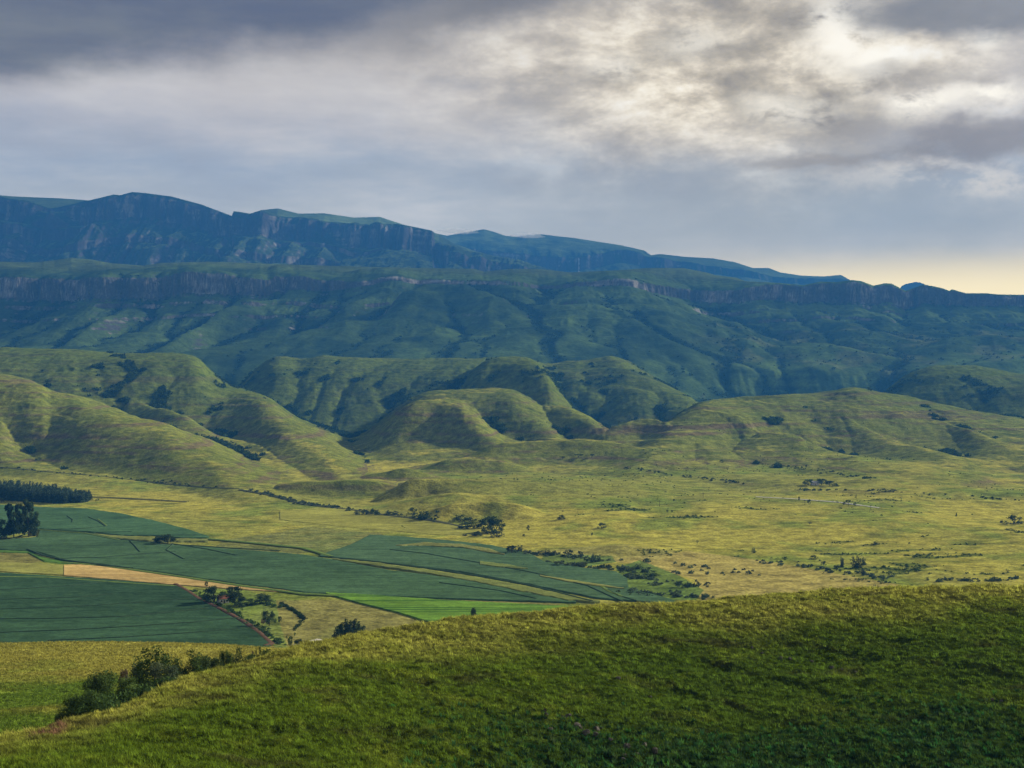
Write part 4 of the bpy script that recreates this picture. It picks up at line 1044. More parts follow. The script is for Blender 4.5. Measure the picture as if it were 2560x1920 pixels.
# -- pine plantation: one dense block of conifers
def plantation():
    rs = np.random.default_rng(5); Vv, Ff, Cc = [], [], []; off = 0
    cr, tk = tree_meshes('cypress', 0, 0)
    n = len(cr.vertices); co = np.empty(n * 3, f32); cr.vertices.foreach_get('co', co); co = co.reshape(-1, 3)
    cl = np.empty(n * 4, f32); cr.color_attributes['col'].data.foreach_get('color', cl); cl = cl.reshape(-1, 4)[:, :3]
    k = 0
    for i in range(640):
        px = -260 + 484 * rs.random() ** .8
        Yf = hit(px, float(lin([(-260,1243),(0,1251),(158,1259),(205,1257),(226,1252)], px)))[0] if i % 1 == 0 else 0
        depth = 90 if px < 180 else 60
        Y = Yf + depth * rs.random() ** 1.3
        z = float(Hg(px, Y)); h = (.75 + .4 * rs.random()) * float(np.interp(px, [0, 60, 160, 222], [16.5, 15.5, 12.5, 8.5])); w = 5.5 + 2.5 * rs.random()
        th = rs.random() * 6.28; R = np.array([[math.cos(th), -math.sin(th)], [math.sin(th), math.cos(th)]])
        q = co.copy(); q[:, :2] = q[:, :2] @ R.T * w; q[:, 2] = q[:, 2] * h + z - .3; q[:, 0] += U(px) * Y; q[:, 1] += Y
        Vv.append(q); Ff.append(np.arange(n).reshape(-1, 3) + off); Cc.append(cl * (.8 + .4 * rs.random())); off += n
    return mesh_np('pine_plantation', np.concatenate(Vv), np.concatenate(Ff), 3, False, np.concatenate(Cc))
tag(link('pine_plantation', plantation(), M_leaf['blue']), 'dense dark pine plantation at the left edge of the valley', 'plantation', None, 'stuff')

# -- scrub in the gullies and on the hillsides
def scrub(name, xs, ys, zs, size, leaf, label, ntri=16, seed=1, lf=.26):
    rs = np.random.default_rng(seed); n = len(xs)
    base = rs.normal(size=(n, ntri, 3)); base /= np.linalg.norm(base, axis=2)[..., None]
    base[..., 2] = np.abs(base[..., 2]) * .9
    s = size * (.5 + rs.random(n))[:, None, None]
    p = np.stack([xs, ys, zs], 1)[:, None] + base * s * (.45 + .4 * rs.random((n, ntri, 1)))
    a = rs.normal(size=(n, ntri, 3)); b = rs.normal(size=(n, ntri, 3))
    v = np.stack([p + a * s * lf, p + b * s * lf, p - (a + b) * s * lf * .7], 2).reshape(-1, 3)
    t = ((.6 + .8 * rs.random((n, 1))) * (.75 + .5 * rs.random((n, ntri)))).reshape(-1)
    c = np.repeat(np.stack([t, t, t], 1), 3, 0)
    return tag(link(name, mesh_np(name, v, np.arange(len(v)).reshape(-1, 3), 3, False, c), M_leaf[leaf]), label, 'scrub', None, 'stuff')

gully_undergrowth()
def pick(mask, n, seed):
    w = (mask * 1.0).ravel(); w /= w.sum()
    return np.random.default_rng(seed).choice(len(w), n, p=w)
area = (YY * YY * .0026 * .0007)
i = pick(sstep(.4, .85, veg) * (YY > 1700) * (YY < 4300), 22000, 3)
scrub('gully_scrub', XX.ravel()[i], YY.ravel()[i], ZZ.ravel()[i], 4.5, 'dark', 'dark scrub filling the gullies of the foothills', 14, 1)
i = pick(scr * (YY < 1800) * area ** .5, 1300, 4)
j = pick((YY > 900) * (YY < 2600) * (PX > 1000) * YY ** 1.0 * sstep(.05, .5, n_lo + n_md), 700, 14); i = np.concatenate([i, j])
scrub('slope_scrub', XX.ravel()[i], YY.ravel()[i], ZZ.ravel()[i], 1.1, 'green', 'low scrub patches on the right valley slope', 14, 2)
i = pick((vegp + .06 * bench) * (YYp < 6100), 7000, 5)
scrub('plateau_scrub', XXp.ravel()[i], YYp.ravel()[i], Zp.ravel()[i], 6.0, 'dark', 'dark bush dotted over the lower slopes of the plateau', 14, 3)

def line_scrub(name, lines, size, leaf, label, seed, spread):
    rs = np.random.default_rng(seed); xs, ys, zs = [], [], []
    for pts, n in lines:
        p = np.array(pts, float); t = np.sort(rs.random(n)) * (len(p) - 1)
        if name != 'meadow_hedge': t = t[(fbm(t * 9 + seed, t * 0 + len(xs), 2, seed) + .25 * rs.normal(size=n)) > .02]
        for q in t:
            k = min(int(q), len(p) - 2); a = p[k] + (p[k + 1] - p[k]) * (q - k)
            Y, z = hit(a[0], a[1]); Y += rs.normal() * spread; x = U(a[0]) * Y + rs.normal() * spread
            xs.append(x); ys.append(Y); zs.append(float(Hg(1280 + F * x / Y, Y)))
    return scrub(name, np.array(xs), np.array(ys), np.array(zs), size, leaf, label, 26, seed)
line_scrub('track_undergrowth', [([(480,1478),(510,1500),(562,1524),(600,1543),(640,1566),(672,1592),(705,1612)], 260), ([(640,1505),(700,1520)], 40)], 1.5, 'green', 'green undergrowth along the dirt track', 21, 1.6)
line_scrub('meadow_hedge', [([(699,1506),(725,1522),(745,1535),(760,1547)], 170), ([(760,1548),(748,1562),(735,1577)], 30)], .9, 'dark', 'dark hedge line bending across the meadow below the farm', 22, .7)
line_scrub('river_undergrowth', [([(1260,1378),(1340,1385),(1420,1391),(1520,1402)], 120), ([(1370,1408),(1480,1418),(1560,1424),(1600,1430)], 110), ([(1560,1440),(1640,1452),(1760,1465)], 90), ([(1550,1480),(1640,1486),(1760,1496)], 110), ([(620,1226),(700,1243),(760,1260),(860,1272)], 300), ([(1600,1402),(1900,1435),(1650,1428)], 60), ([(1880,1400),(2080,1428),(2230,1448)], 90), ([(2330,1451),(2430,1452),(2560,1448)], 60)], 2.0, 'grey', 'low undergrowth along the river and the marsh', 23, 5.0)
line_scrub('stream_scrub', [([(-40,1163),(100,1178),(250,1190),(420,1210),(600,1222)], 150), ([(860,1272),(1000,1288),(1100,1300)], 160), ([(1890,1158),(2000,1170),(2120,1190),(2180,1197)], 120), ([(2000,1225),(2150,1226),(2330,1236),(2560,1252)], 110), ([(1560,1170),(1700,1190),(1860,1208)], 120)], 1.7, 'dark', 'dark scrub along the streams at the foot of the hills', 24, 4.5)


# ------------------------------------------------------------------ foreground grass
def tufts(name, X, Y, Z, colr, blades, h, w, label, seed, cat='grass'):
    rs = np.random.default_rng(seed); n = len(X)
    o = rs.normal(size=(n, blades, 2)) * .16
    base = np.stack([X, Y, Z - .05], 1)[:, None] + np.concatenate([o, np.zeros((n, blades, 1))], 2)
    lean = rs.normal(size=(n, blades, 2)) * .35 + np.array([-.18, -.05])
    hh = h * (.5 + rs.random((n, 1, 1)) * .9) * (.6 + .6 * rs.random((n, blades, 1)))
    tip = base + np.concatenate([lean * hh, hh], 2)
    th = rs.random((n, blades)) * np.pi
    sd = np.stack([np.cos(th), np.sin(th), 0 * th], 2) * w * (.6 + .8 * rs.random((n, blades, 1)))
    v = np.stack([base - sd, base + sd, tip], 2).reshape(-1, 3)
    t = ((.35 + 1.6 * rs.random((n, 1)) ** 1.6) * (.7 + .6 * rs.random((n, blades))))[..., None]
    c = (colr[:, None] * t)
    c = np.repeat(c.reshape(-1, 3), 3, 0)
    return tag(link(name, mesh_np(name, v, np.arange(len(v)).reshape(-1, 3), 3, False, c), M_blade), label, cat, None, 'stuff')
M_blade = mat_leaf('grass_blade', (1, 1, 1), .35)

def fg_points(n, seed, y0=None):
    rs = np.random.default_rng(seed)
    px = 1280 + F * .40 * (2 * rs.random(n) - 1)
    dc = pchip(FGD, px); yb = pchip([(-900,92),(0,112),(640,132),(1300,150),(2560,166),(3400,170)], px)
    Y = yb - 8 + (dc + 6 - yb + 8) * rs.random(n)
    return px, Y
px_, Y_ = fg_points(125000, 31)
X_ = U(px_) * Y_; Z_ = H_fg(px_, Y_)
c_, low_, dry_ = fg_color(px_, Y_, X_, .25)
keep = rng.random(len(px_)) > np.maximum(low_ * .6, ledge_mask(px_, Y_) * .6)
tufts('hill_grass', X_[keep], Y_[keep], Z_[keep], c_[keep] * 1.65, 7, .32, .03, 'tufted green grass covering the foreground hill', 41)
px_, Y_ = fg_points(20000, 33)
X_ = U(px_) * Y_; Z_ = H_fg(px_, Y_)
c_, low_, dry_ = fg_color(px_, Y_, X_, .25)
keep = fbm(X_ / 6, Y_ / 6, 3, 651) > -.05
tufts('tussock_grass', X_[keep], Y_[keep], Z_[keep], c_[keep] * 1.65, 14, .52, .04, 'taller grass tussocks scattered over the foreground hill', 44)
px_, Y_ = fg_points(26000, 32)
X_ = U(px_) * Y_; Z_ = H_fg(px_, Y_)
c_, low_, dry_ = fg_color(px_, Y_, X_)
keep = rng.random(len(px_)) < low_
rs_ = np.random.default_rng(8)
fern = np.stack([.03 + .03 * rs_.random(keep.sum()), .085 + .05 * rs_.random(keep.sum()), .02 + .015 * rs_.random(keep.sum())], 1)
tufts('bracken', X_[keep], Y_[keep], Z_[keep], fern, 12, .55, .09, 'dark leafy bracken low on the foreground hill', 42, 'bracken')
# the mound
rs_ = np.random.default_rng(51); n = 60000
px_ = -150 + 1050 * rs_.random(n); Y_ = 180 + 245 * rs_.random(n) ** 1.0
X_ = U(px_) * Y_; Z_ = Hg(px_, Y_)
g_ = sstep(-.4, .4, fbm(X_ / 30, Y_ / 30, 4, 351) + .3 - 1.3 * sstep(250, 420, Y_))
c_ = mixc(C(.29,.27,.050) + 0 * px_[..., None], C(.12,.185,.02), g_)
tufts('meadow_grass', X_, Y_, Z_, c_, 7, .42, .045, 'yellow green grass on the meadow mound', 43)


# ------------------------------------------------------------------ stones of the foreground ledges
def hit_fg(px, py):
    Ys = np.linspace(100, 280, 1500); z = H_fg(px, Ys); v = (z - CAM) / Ys
    k = np.argmax(v >= float(V(py))); return float(Ys[k]), float(z[k])
def stone(seed):
    rs = np.random.default_rng(seed)
    n, m = 12, 9
    th = np.linspace(0, 2 * np.pi, n, endpoint=False); ph = np.linspace(-np.pi / 2, np.pi / 2, m)
    T, P = np.meshgrid(th, ph)
    d = np.stack([np.cos(P) * np.cos(T), np.cos(P) * np.sin(T), np.sin(P)], -1)
    e = 3.2
    d = np.sign(d) * np.abs(d) ** (2 / e)
    pl = rs.normal(size=(7, 3)); pl /= np.linalg.norm(pl, axis=1)[:, None]
    r = np.ones(T.shape)
    for q in pl: k = (d @ q); r = np.where(k > .75, np.minimum(r, .75 / np.maximum(k, 1e-6)), r)
    v = (d * r[..., None] * .5 + rs.normal(size=d.shape) * .02).reshape(-1, 3)
    f = []
    for a in range(m - 1):
        for b in range(n): f.append((a * n + b, a * n + (b + 1) % n, (a + 1) * n + (b + 1) % n, (a + 1) * n + b))
    return mesh_np('stone', v, np.array(f), 4, False)
M_stone = mat_plain('lichen_stone', (.10, .092, .075), .6, 3.0)
stones = [stone(k) for k in range(6)]
ST = [(1446,1826,26,20,'largest lichen grey boulder of the lower ledge'), (1466,1838,22,14,'grey boulder just below the largest one'), (1492,1828,18,12,'boulder right of the largest one'), (1488,1842,14,12,'small orange brown block under the ledge boulders'),
      (1504,1822,10,6,'small flat stone atop the right of the ledge'), (1363,1780,9,8,'upper stone of the small left stack'), (1366,1790,11,9,'lower stone of the small left stack'), (1420,1793,20,9,'flat stone above the largest boulder'), (1405,1795,8,6,'small stone left of the flat one'),
      (1376,1826,16,6,'low flat stone left of the largest boulder'), (1568,1874,20,18,'broken block in the dark lower outcrop'), (1562,1892,14,8,'flat slab under the broken block'), (1560,1902,14,8,'lowest slab of the dark outcrop'), (1590,1888,16,8,'slab right of the lower slabs'), (1612,1866,16,10,'stone on the upper right of the dark outcrop'), (1637,1884,16,14,'lone reddish stone right of the dark outcrop'), (1525,1852,14,8,'stone between the boulders and the dark outcrop'),
      (2080,1672,14,7,'pale stone on the upper stony ledge, largest there'), (2030,1655,10,4,'thin stone to the left on the upper stony ledge'), (1975,1650,10,7,'small stone below the upper stony ledge'), (1950,1646,12,5,'first stone on the upper stony ledge'), (1905,1634,8,4,'tiny stone at the left start of the upper ledge'), (2140,1682,8,5,'small dark stone at the right of the upper ledge'), (2105,1676,9,5,'small stone right of the pale one'),
      (2480,1752,10,7,'white stone near the right edge, left one'), (2504,1755,9,6,'white stone near the right edge, right one'), (1880,1620,8,5,'speck of stone on the brow ledge'), (1545,1697,14,5,'flat pale stone high on the left of the face'), (1625,1743,9,5,'grey stone halfway down the face'),
      (155,1800,14,9,'brown clod on the eroded bank below the bushes'), (110,1810,16,7,'red brown clod at the left of the eroded bank')]
for k, (px, py, w, h, lab) in enumerate(ST):
    Y, z = hit_fg(px, py); s = Y / F
    o = bpy.data.objects.new('boulder', stones[k % 6]); col.objects.link(o)
    if not stones[k % 6].materials: stones[k % 6].materials.append(M_stone)
    o.location = (U(px) * Y, Y, z + h * s * .25); o.scale = (w * s * 1.05, w * s * .9, h * s * 1.5); o.rotation_euler = (rng.normal() * .15, rng.normal() * .15, rng.random() * 6.28)
    tag(o, lab, 'stone', 'stones on the foreground hill')

# ------------------------------------------------------------------ buildings, poles, waterfall, clouds
def boxm(name, sx, sy, sz, z0=0):
    v = np.array([(x * sx / 2, y * sy / 2, z0 + z * sz) for z in (0, 1) for (x, y) in ((-1, -1), (1, -1), (1, 1), (-1, 1))])
    f = np.array([(0, 3, 2, 1), (4, 5, 6, 7), (0, 1, 5, 4), (1, 2, 6, 5), (2, 3, 7, 6), (3, 0, 4, 7)])
    return mesh_np(name, v, f, 4, False)
def gable(name, sx, sy, z0, hz):
    o = .35
    v = np.array([(-sx / 2 - o, -sy / 2 - o, z0 - .15), (sx / 2 + o, -sy / 2 - o, z0 - .15), (sx / 2 + o, 0, z0 + hz), (-sx / 2 - o, 0, z0 + hz), (-sx / 2 - o, sy / 2 + o, z0 - .15), (sx / 2 + o, sy / 2 + o, z0 - .15),
                  (-sx / 2 - o, -sy / 2 - o, z0 + .02), (sx / 2 + o, -sy / 2 - o, z0 + .02), (sx / 2 + o, 0, z0 + hz + .18), (-sx / 2 - o, 0, z0 + hz + .18), (-sx / 2 - o, sy / 2 + o, z0 + .02), (sx / 2 + o, sy / 2 + o, z0 + .02)])
    f = np.array([(6, 7, 8, 9), (9, 8, 11, 10), (1, 0, 3, 2), (2, 3, 4, 5), (0, 1, 7, 6), (5, 4, 10, 11), (0, 6, 9, 3), (3, 9, 10, 4), (1, 2, 8, 7), (2, 5, 11, 8)])
    return mesh_np(name, v, f, 4, False)
M_wall = mat_plain('white_plaster', (.75, .72, .66), .08); M_roof = mat_plain('red_roof', (.30, .12, .08), .2); M_dark = mat_plain('dark_glass', (.03, .03, .04), .2, 2, .3); M_tin = mat_plain('tin_roof', (.45, .45, .45), .1)
M_teal = mat_plain('teal_tank', (.05, .25, .24), .1); M_wood = mat_plain('pole_wood', (.12, .09, .07), .3)
def house(px, py, sx, sy, roofm, label, rot, name='farmhouse'):
    Y, z = hit(px, py)
    r = bpy.data.objects.new(name, None); col.objects.link(r); r.location = (U(px) * Y, Y, z - .2); r.rotation_euler = (0, 0, rot)
    tag(r, label, 'house')
    link('wall', boxm('wall', sx, sy, 3.0), M_wall, r); link('roof', gable('roof', sx, sy, 3.0, 1.7), roofm, r)
    for k in (-1, 1):
        w = link('window', boxm('window', 1.1, .12, 1.1, 1.1), M_dark, r); w.location = (k * sx * .28, -sy / 2 - .02, 0)
    d = link('door', boxm('door', 1.0, .12, 2.1, .1), M_wood, r); d.location = (0, -sy / 2 - .02, 0)
house(558,1507,6.0,4.5,M_roof,'small white farmhouse half hidden among the dark trees',.5)
house(2037,1212,9.0,6.0,M_tin,'pale homestead between the trees of the far grove',.2,'homestead')
Y, z = hit(546,1504)
a, b = tube([(0, 0, -.1), (0, 0, 2.6), (0, 0, 2.7), (0, 0, 3.0)], [1.1, 1.1, 1.0, .02], 16)
o = link('water_tank', mesh_np('water_tank', a, b, 4, True), M_teal); o.location = (U(546) * Y, Y, z); tag(o, 'teal water tank beside the farmhouse', 'water tank')
def pole(px, py, hp, label):
    Y, z = hit(px, py); h = hp * Y / F
    r = bpy.data.objects.new('utility_pole', None); col.objects.link(r); r.location = (U(px) * Y, Y, z - .3); tag(r, label, 'pole', 'utility poles')
    a, b = tube([(0, 0, 0), (0, 0, h)], [.22, .15], 8); link('post', mesh_np('post', a, b, 4, True), M_wood, r)
    a, b = tube([(-1.2, 0, h - .7), (1.2, 0, h - .7)], [.11, .11], 6); link('crossarm', mesh_np('crossarm', a, b, 4, True), M_wood, r)
pole(1649,1266,16,'wooden utility pole at the left of the ridge road'); pole(1758,1244,12,'wooden utility pole far up beside the ridge road'); pole(2012,1262,13,'wooden utility pole between the roadside trees'); pole(2177,1273,12,'wooden utility pole on the right of the gravel road')

# waterfall on the far cliff
def fall():
    Ys = np.linspace(14300, 16150, 1200); px = np.full(Ys.shape, 1447.0)
    z = H_mount(np.stack([px, px]), np.stack([Ys, Ys]))[0]
    s = sstep(644, 645, 0)
    vv = (z - CAM) / Ys
    vmax = np.maximum.accumulate(vv)
    P = []
    for py in np.linspace(646, 684, 14):
        k = int(np.argmax(vmax >= V(py)))
        P.append((float(U(1447) * (Ys[k] - 30)), float(Ys[k] - 30), float(CAM + V(py) * (Ys[k] - 30))))
    a, b = tube(P, [6 + 2.5 * math.sin(i * 1.7) for i in range(14)], 6)
    return mesh_np('waterfall', a, b, 4, True)
M_water = mat_plain('white_water', (.62, .64, .68), .1)
tag(link('waterfall', fall(), M_water), 'thin white waterfall dropping down the far mountain cliff', 'waterfall')

# ------------------------------------------------------------------ small clouds resting on the mountain
def cloud(px0, px1, py, hp, Y, label, seed):
    """a streak of vapour: one closed, lumpy body that thins to a wisp at both ends"""
    n, m_ = 90, 28
    t = np.linspace(0, 1, n)[:, None]; th = np.linspace(0, 2 * np.pi, m_, endpoint=False)[None]
    s_ = Y / F
    env = np.sin(np.pi * np.clip(t, .003, .997)) ** .75
    lump = 1 + .55 * fbm(t * 14 + seed * 7, np.cos(th) * 1.3 + 0 * t, 4, 951) + .35 * fbm(t * 30 + seed * 3, np.sin(th) * 2 + 0 * t, 3, 955)
    r = hp * s_ * .5 * env * lump
    x = U(px0 + (px1 - px0) * t) * Y + 0 * th
    y = Y + 2.0 * r * np.cos(th)
    z = CAM + V(py) * Y + (t - .35) * 14 * s_ * -.3 + r * np.sin(th) * np.where(np.sin(th) > 0, 1.15, .55)
    v = np.stack([x, y, z], -1).reshape(-1, 3)
    ids = np.arange(n * m_).reshape(n, m_); nx_ = np.roll(ids, -1, axis=1)
    f = np.stack([ids[:-1], nx_[:-1], nx_[1:], ids[1:]], -1).reshape(-1, 4)
    me = mesh_np('cloud', v, f, 4, True)
    bm = bmesh.new(); bm.from_mesh(me); bmesh.ops.holes_fill(bm, edges=bm.edges, sides=0); bmesh.ops.recalc_face_normals(bm, faces=bm.faces); bm.to_mesh(me); bm.free()
    return tag(link('cloud', me, M_cloud), label, 'cloud', 'clouds on the mountain')
M_cloud = bpy.data.materials.new('cloud_vapour'); M_cloud.use_nodes = True; nt = M_cloud.node_tree; nt.nodes.clear()
out = nt.nodes.new('ShaderNodeOutputMaterial'); pv = nt.nodes.new('ShaderNodeVolumePrincipled')
pv.inputs['Color'].default_value = (.99, .99, 1, 1); pv.inputs['Density'].default_value = .009; pv.inputs['Anisotropy'].default_value = .62
nt.links.new(pv.outputs[0], out.inputs['Volume'])
cloud(1086,1200,579,17,12600,'small white cloud resting on the mountain shoulder', 1)
cloud(1272,1366,590,16,15500,'small white cloud on the mountain crest right of the shoulder', 2)

# ------------------------------------------------------------------ haze
hv = boxm('haze', 30000, 21000, 2030)
hz = link('haze', hv); hz.location = (0, 8300, -24)
m = bpy.data.materials.new('haze_air'); m.use_nodes = True; nt = m.node_tree; nt.nodes.clear()
out = nt.nodes.new('ShaderNodeOutputMaterial'); pv = nt.nodes.new('ShaderNodeVolumePrincipled')
pv.inputs['Color'].default_value = (.05, .27, .72, 1); pv.inputs['Density'].default_value = HAZE; pv.inputs['Anisotropy'].default_value = .10
nt.links.new(pv.outputs[0], out.inputs['Volume']); hv.materials.append(m)
tag(hz, 'blue haze filling the air of the valley', 'haze', None, 'stuff')

# ------------------------------------------------------------------ unseen cloud added towards the sun to shade plateau and mountains
M_shade_cloud, nt, b = new_mat('shade_cloud')
b.inputs['Base Color'].default_value = (.8, .8, .82, 1)
tn = nt.nodes.new('ShaderNodeTexNoise'); tn.inputs['Scale'].default_value = .0011; tn.inputs['Detail'].default_value = 5
tg = nt.nodes.new('ShaderNodeNewGeometry'); nt.links.new(tg.outputs['Position'], tn.inputs['Vector'])
tm = nt.nodes.new('ShaderNodeMapRange'); tm.inputs['From Min'].default_value = .38; tm.inputs['From Max'].default_value = .62; tm.inputs['To Min'].default_value = .10; tm.inputs['To Max'].default_value = .66
nt.links.new(tn.outputs['Fac'], tm.inputs['Value'])
tt_ = nt.nodes.new('ShaderNodeBsdfTransparent'); tx = nt.nodes.new('ShaderNodeMixShader')
nt.links.new(tm.outputs[0], tx.inputs[0]); nt.links.new(b.outputs[0], tx.inputs[2]); nt.links.new(tt_.outputs[0], tx.inputs[1]); nt.links.new(tx.outputs[0], nt.nodes['Material Output'].inputs['Surface'])
# (patchy opacity: part of the sun comes through)

def shade_cloud_mesh():
    xs = np.linspace(-1900, 23600, 150); ys = np.linspace(13500, 27500, 110)
    X, Y = np.meshgrid(xs, ys)
    n = fbm(X / 3200, Y / 2600, 4, 801)
    front = 15050 + 800 * fbm(X / 1500, X * 0, 3, 805) + 600 * sstep(14900, 15600, X)
    m = np.minimum(np.minimum((Y - front) / 1500, (26900 - Y) / 1200), np.minimum((X + 1200) / 1500, (22900 - X) / 1500)) + .8 * n
    gp = np.clip(((X - 10800) * 700 + (Y - 21450) * 2900) / (700 ** 2 + 2900 ** 2), 0, 1)
    m = np.minimum(m, (np.hypot(X - 10800 - 700 * gp, Y - 21450 - 2900 * gp) - 950) / 700 + .3 * n)   # gap cut to let sun reach the small summit clouds
    t = np.sqrt(np.clip(m, 0, 1))
    k = m > 0
    top = 7950 + 700 * t + 240 * t * fbm(X / 700, Y / 700, 4, 811); bot = 7950 - 260 * t - 120 * t * fbm(X / 900, Y / 900, 4, 821)
    idx = np.arange(X.size).reshape(X.shape); q = np.stack([idx[:-1, :-1], idx[:-1, 1:], idx[1:, 1:], idx[1:, :-1]], -1)
    ok = (k[:-1, :-1] & k[:-1, 1:] & k[1:, 1:] & k[1:, :-1])
    q = q[ok]
    v = np.concatenate([np.stack([X, Y, top], -1).reshape(-1, 3), np.stack([X, Y, bot], -1).reshape(-1, 3)])
    return mesh_np('shade_cloud', v, np.concatenate([q, q[:, ::-1] + X.size]), 4, True)
tag(link('shade_cloud', shade_cloud_mesh(), M_shade_cloud), 'unseen cloud added above the view to shade the mountains', 'cloud', None, 'stuff')


# ------------------------------------------------------------------ sun
SUN_AZ, SUN_EL = math.radians(52), math.radians(23)      # azimuth from +Y towards +X
sl = bpy.data.lights.new('sun', 'SUN'); sl.energy = 5.0; sl.angle = math.radians(1.5); sl.color = (1, .93, .80)
so = bpy.data.objects.new('sun', sl); col.objects.link(so)
from mathutils import Vector
sd_ = Vector((math.sin(SUN_AZ) * math.cos(SUN_EL), math.cos(SUN_AZ) * math.cos(SUN_EL), math.sin(SUN_EL)))
so.rotation_euler = (-sd_).to_track_quat('-Z', 'Y').to_euler()

# ------------------------------------------------------------------ world: Nishita sky behind a cloud deck
w = bpy.data.worlds.new('World'); sc.world = w; w.use_nodes = True
nt = w.node_tree; nt.nodes.clear(); N = nt.nodes; L = nt.links
def nd(t, **k):
    n = N.new(t)
    for a, b in k.items(): setattr(n, a, b)
    return n
def mth(op, a, b=None, c=None):
    n = nd('ShaderNodeMath', operation=op)
    for i, x in enumerate((a, b, c)):
        if x is None: continue
        if isinstance(x, (int, float)): n.inputs[i].default_value = x
        else: L.new(x, n.inputs[i])
    return n.outputs[0]
def mrange(x, a, b, c=0., d=1., smooth=True):
    n = nd('ShaderNodeMapRange'); n.interpolation_type = 'SMOOTHSTEP' if smooth else 'LINEAR'
    L.new(x, n.inputs['Value'])
    for k, q in zip(('From Min', 'From Max', 'To Min', 'To Max'), (a, b, c, d)): n.inputs[k].default_value = q
    return n.outputs['Result']
def lin3(c): return tuple(((k / 255 + .055) / 1.055) ** 2.4 if k > 10 else k / 255 / 12.92 for k in c) + (1,)
def mixrgb(f, a, b):
    n = nd('ShaderNodeMix', data_type='RGBA')
    if isinstance(f, (int, float)): n.inputs[0].default_value = f
    else: L.new(f, n.inputs[0])
    for i, x in ((6, a), (7, b)):
        if isinstance(x, tuple): n.inputs[i].default_value = x
        else: L.new(x, n.inputs[i])
    return n.outputs[2]
tc = nd('ShaderNodeTexCoord'); sp = nd('ShaderNodeSeparateXYZ'); L.new(tc.outputs['Generated'], sp.inputs[0])
az0 = mth('ARCTAN2', sp.outputs['X'], sp.outputs['Y']); el0 = mth('ARCSINE', sp.outputs['Z'])
def A(px): return math.atan(float(U(px)))
def E(px, py): return math.atan(float(V(py)) * math.cos(A(px)))
def noise(sx, sy, detail, rough=.55, off=0.0, dist=0.0):
    cb = nd('ShaderNodeCombineXYZ'); L.new(mth('MULTIPLY', az0, sx), cb.inputs[0]); L.new(mth('MULTIPLY', el0, sy), cb.inputs[1]); cb.inputs[2].default_value = off
    n = nd('ShaderNodeTexNoise'); n.inputs['Scale'].default_value = 1; n.inputs['Detail'].default_value = detail; n.inputs['Roughness'].default_value = rough; n.inputs['Distortion'].default_value = dist
    L.new(cb.outputs[0], n.inputs['Vector'])
    return n.outputs['Fac']
nw1 = noise(9, 16, 6, .6, 1.3); nw2 = noise(9, 16, 6, .6, 7.7)
az = mth('ADD', az0, mth('MULTIPLY', mth('SUBTRACT', nw1, .5), .085))
el = mth('ADD', el0, mth('MULTIPLY', mth('SUBTRACT', nw2, .5), .055))
def blob(px, py, rx, ry, az=az, el=el, tilt=0.0):
    dx = mth('SUBTRACT', az, A(px)); dy = mth('SUBTRACT', el, E(px, py))
    if tilt: dy = mth('ADD', dy, mth('MULTIPLY', dx, tilt))
    dx = mth('DIVIDE', dx, rx / F); dy = mth('DIVIDE', dy, ry / F)
    return mth('EXPONENT', mth('MULTIPLY', mth('ADD', mth('MULTIPLY', dx, dx), mth('MULTIPLY', dy, dy)), -1.0))
# base gradient with height
rp = nd('ShaderNodeValToRGB'); L.new(mrange(el, 0.0, .30, smooth=False), rp.inputs[0])
els = rp.color_ramp.elements
stops = [(0, (188,178,168)), (V(700) / .3, (190,186,180)), (V(600) / .3, (168,175,185)), (V(520) / .3, (160,170,185)), (V(430) / .3, (150,164,186)), (V(350) / .3, (170,174,188)), (V(250) / .3, (186,184,190)), (V(120) / .3, (178,174,176)), (1, (160,157,158))]
els[0].position = 0; els[0].color = lin3(stops[0][1]); els[1].position = 1; els[1].color = lin3(stops[-1][1])
for p, c in stops[1:-1]: e = els.new(float(p)); e.color = lin3(c)
cur = rp.outputs[0]
# soft streaky brightness
n_soft = noise(6, 26, 10, .62, 3.1, .15)
n_fine = noise(8.5, 19, 11, .62, 5.2, .2)
n_puff = noise(24, 44, 11, .64, 9.4, .15)
cur = mixrgb(mrange(n_soft, .42, .72, 0, .55), cur, lin3((205,203,206)))
cur = mixrgb(mrange(n_soft, .50, .25, 0, .45), cur, lin3((138,148,170)))
# rain-grey curtain lower right
cur = mixrgb(mth('MULTIPLY', blob(2000, 560, 650, 110), .75), cur, lin3((148,162,180)))
cur = mixrgb(mth('MULTIPLY', blob(2350, 540, 330, 75), .6), cur, lin3((138,154,174)))
# warm broken cloud, upper right
warm = mth('MINIMUM', mth('MULTIPLY', blob(1880, 150, 640, 240), 1.25), 1.0)
wr = nd('ShaderNodeValToRGB'); L.new(mth('ADD', mth('MULTIPLY', n_fine, .66), mth('MULTIPLY', n_puff, .34)), wr.inputs[0])
we = wr.color_ramp.elements
we[0].position = .385; we[0].color = lin3((132,127,126)); we[1].position = .635; we[1].color = lin3((255,252,244))
for p, c in ((.455, (162,154,144)), (.50, (188,178,164)), (.54, (216,205,188)), (.575, (240,230,212))):
    e = we.new(p); e.color = lin3(c)
cur = mixrgb(mth('MULTIPLY', warm, .92), cur, wr.outputs[0])
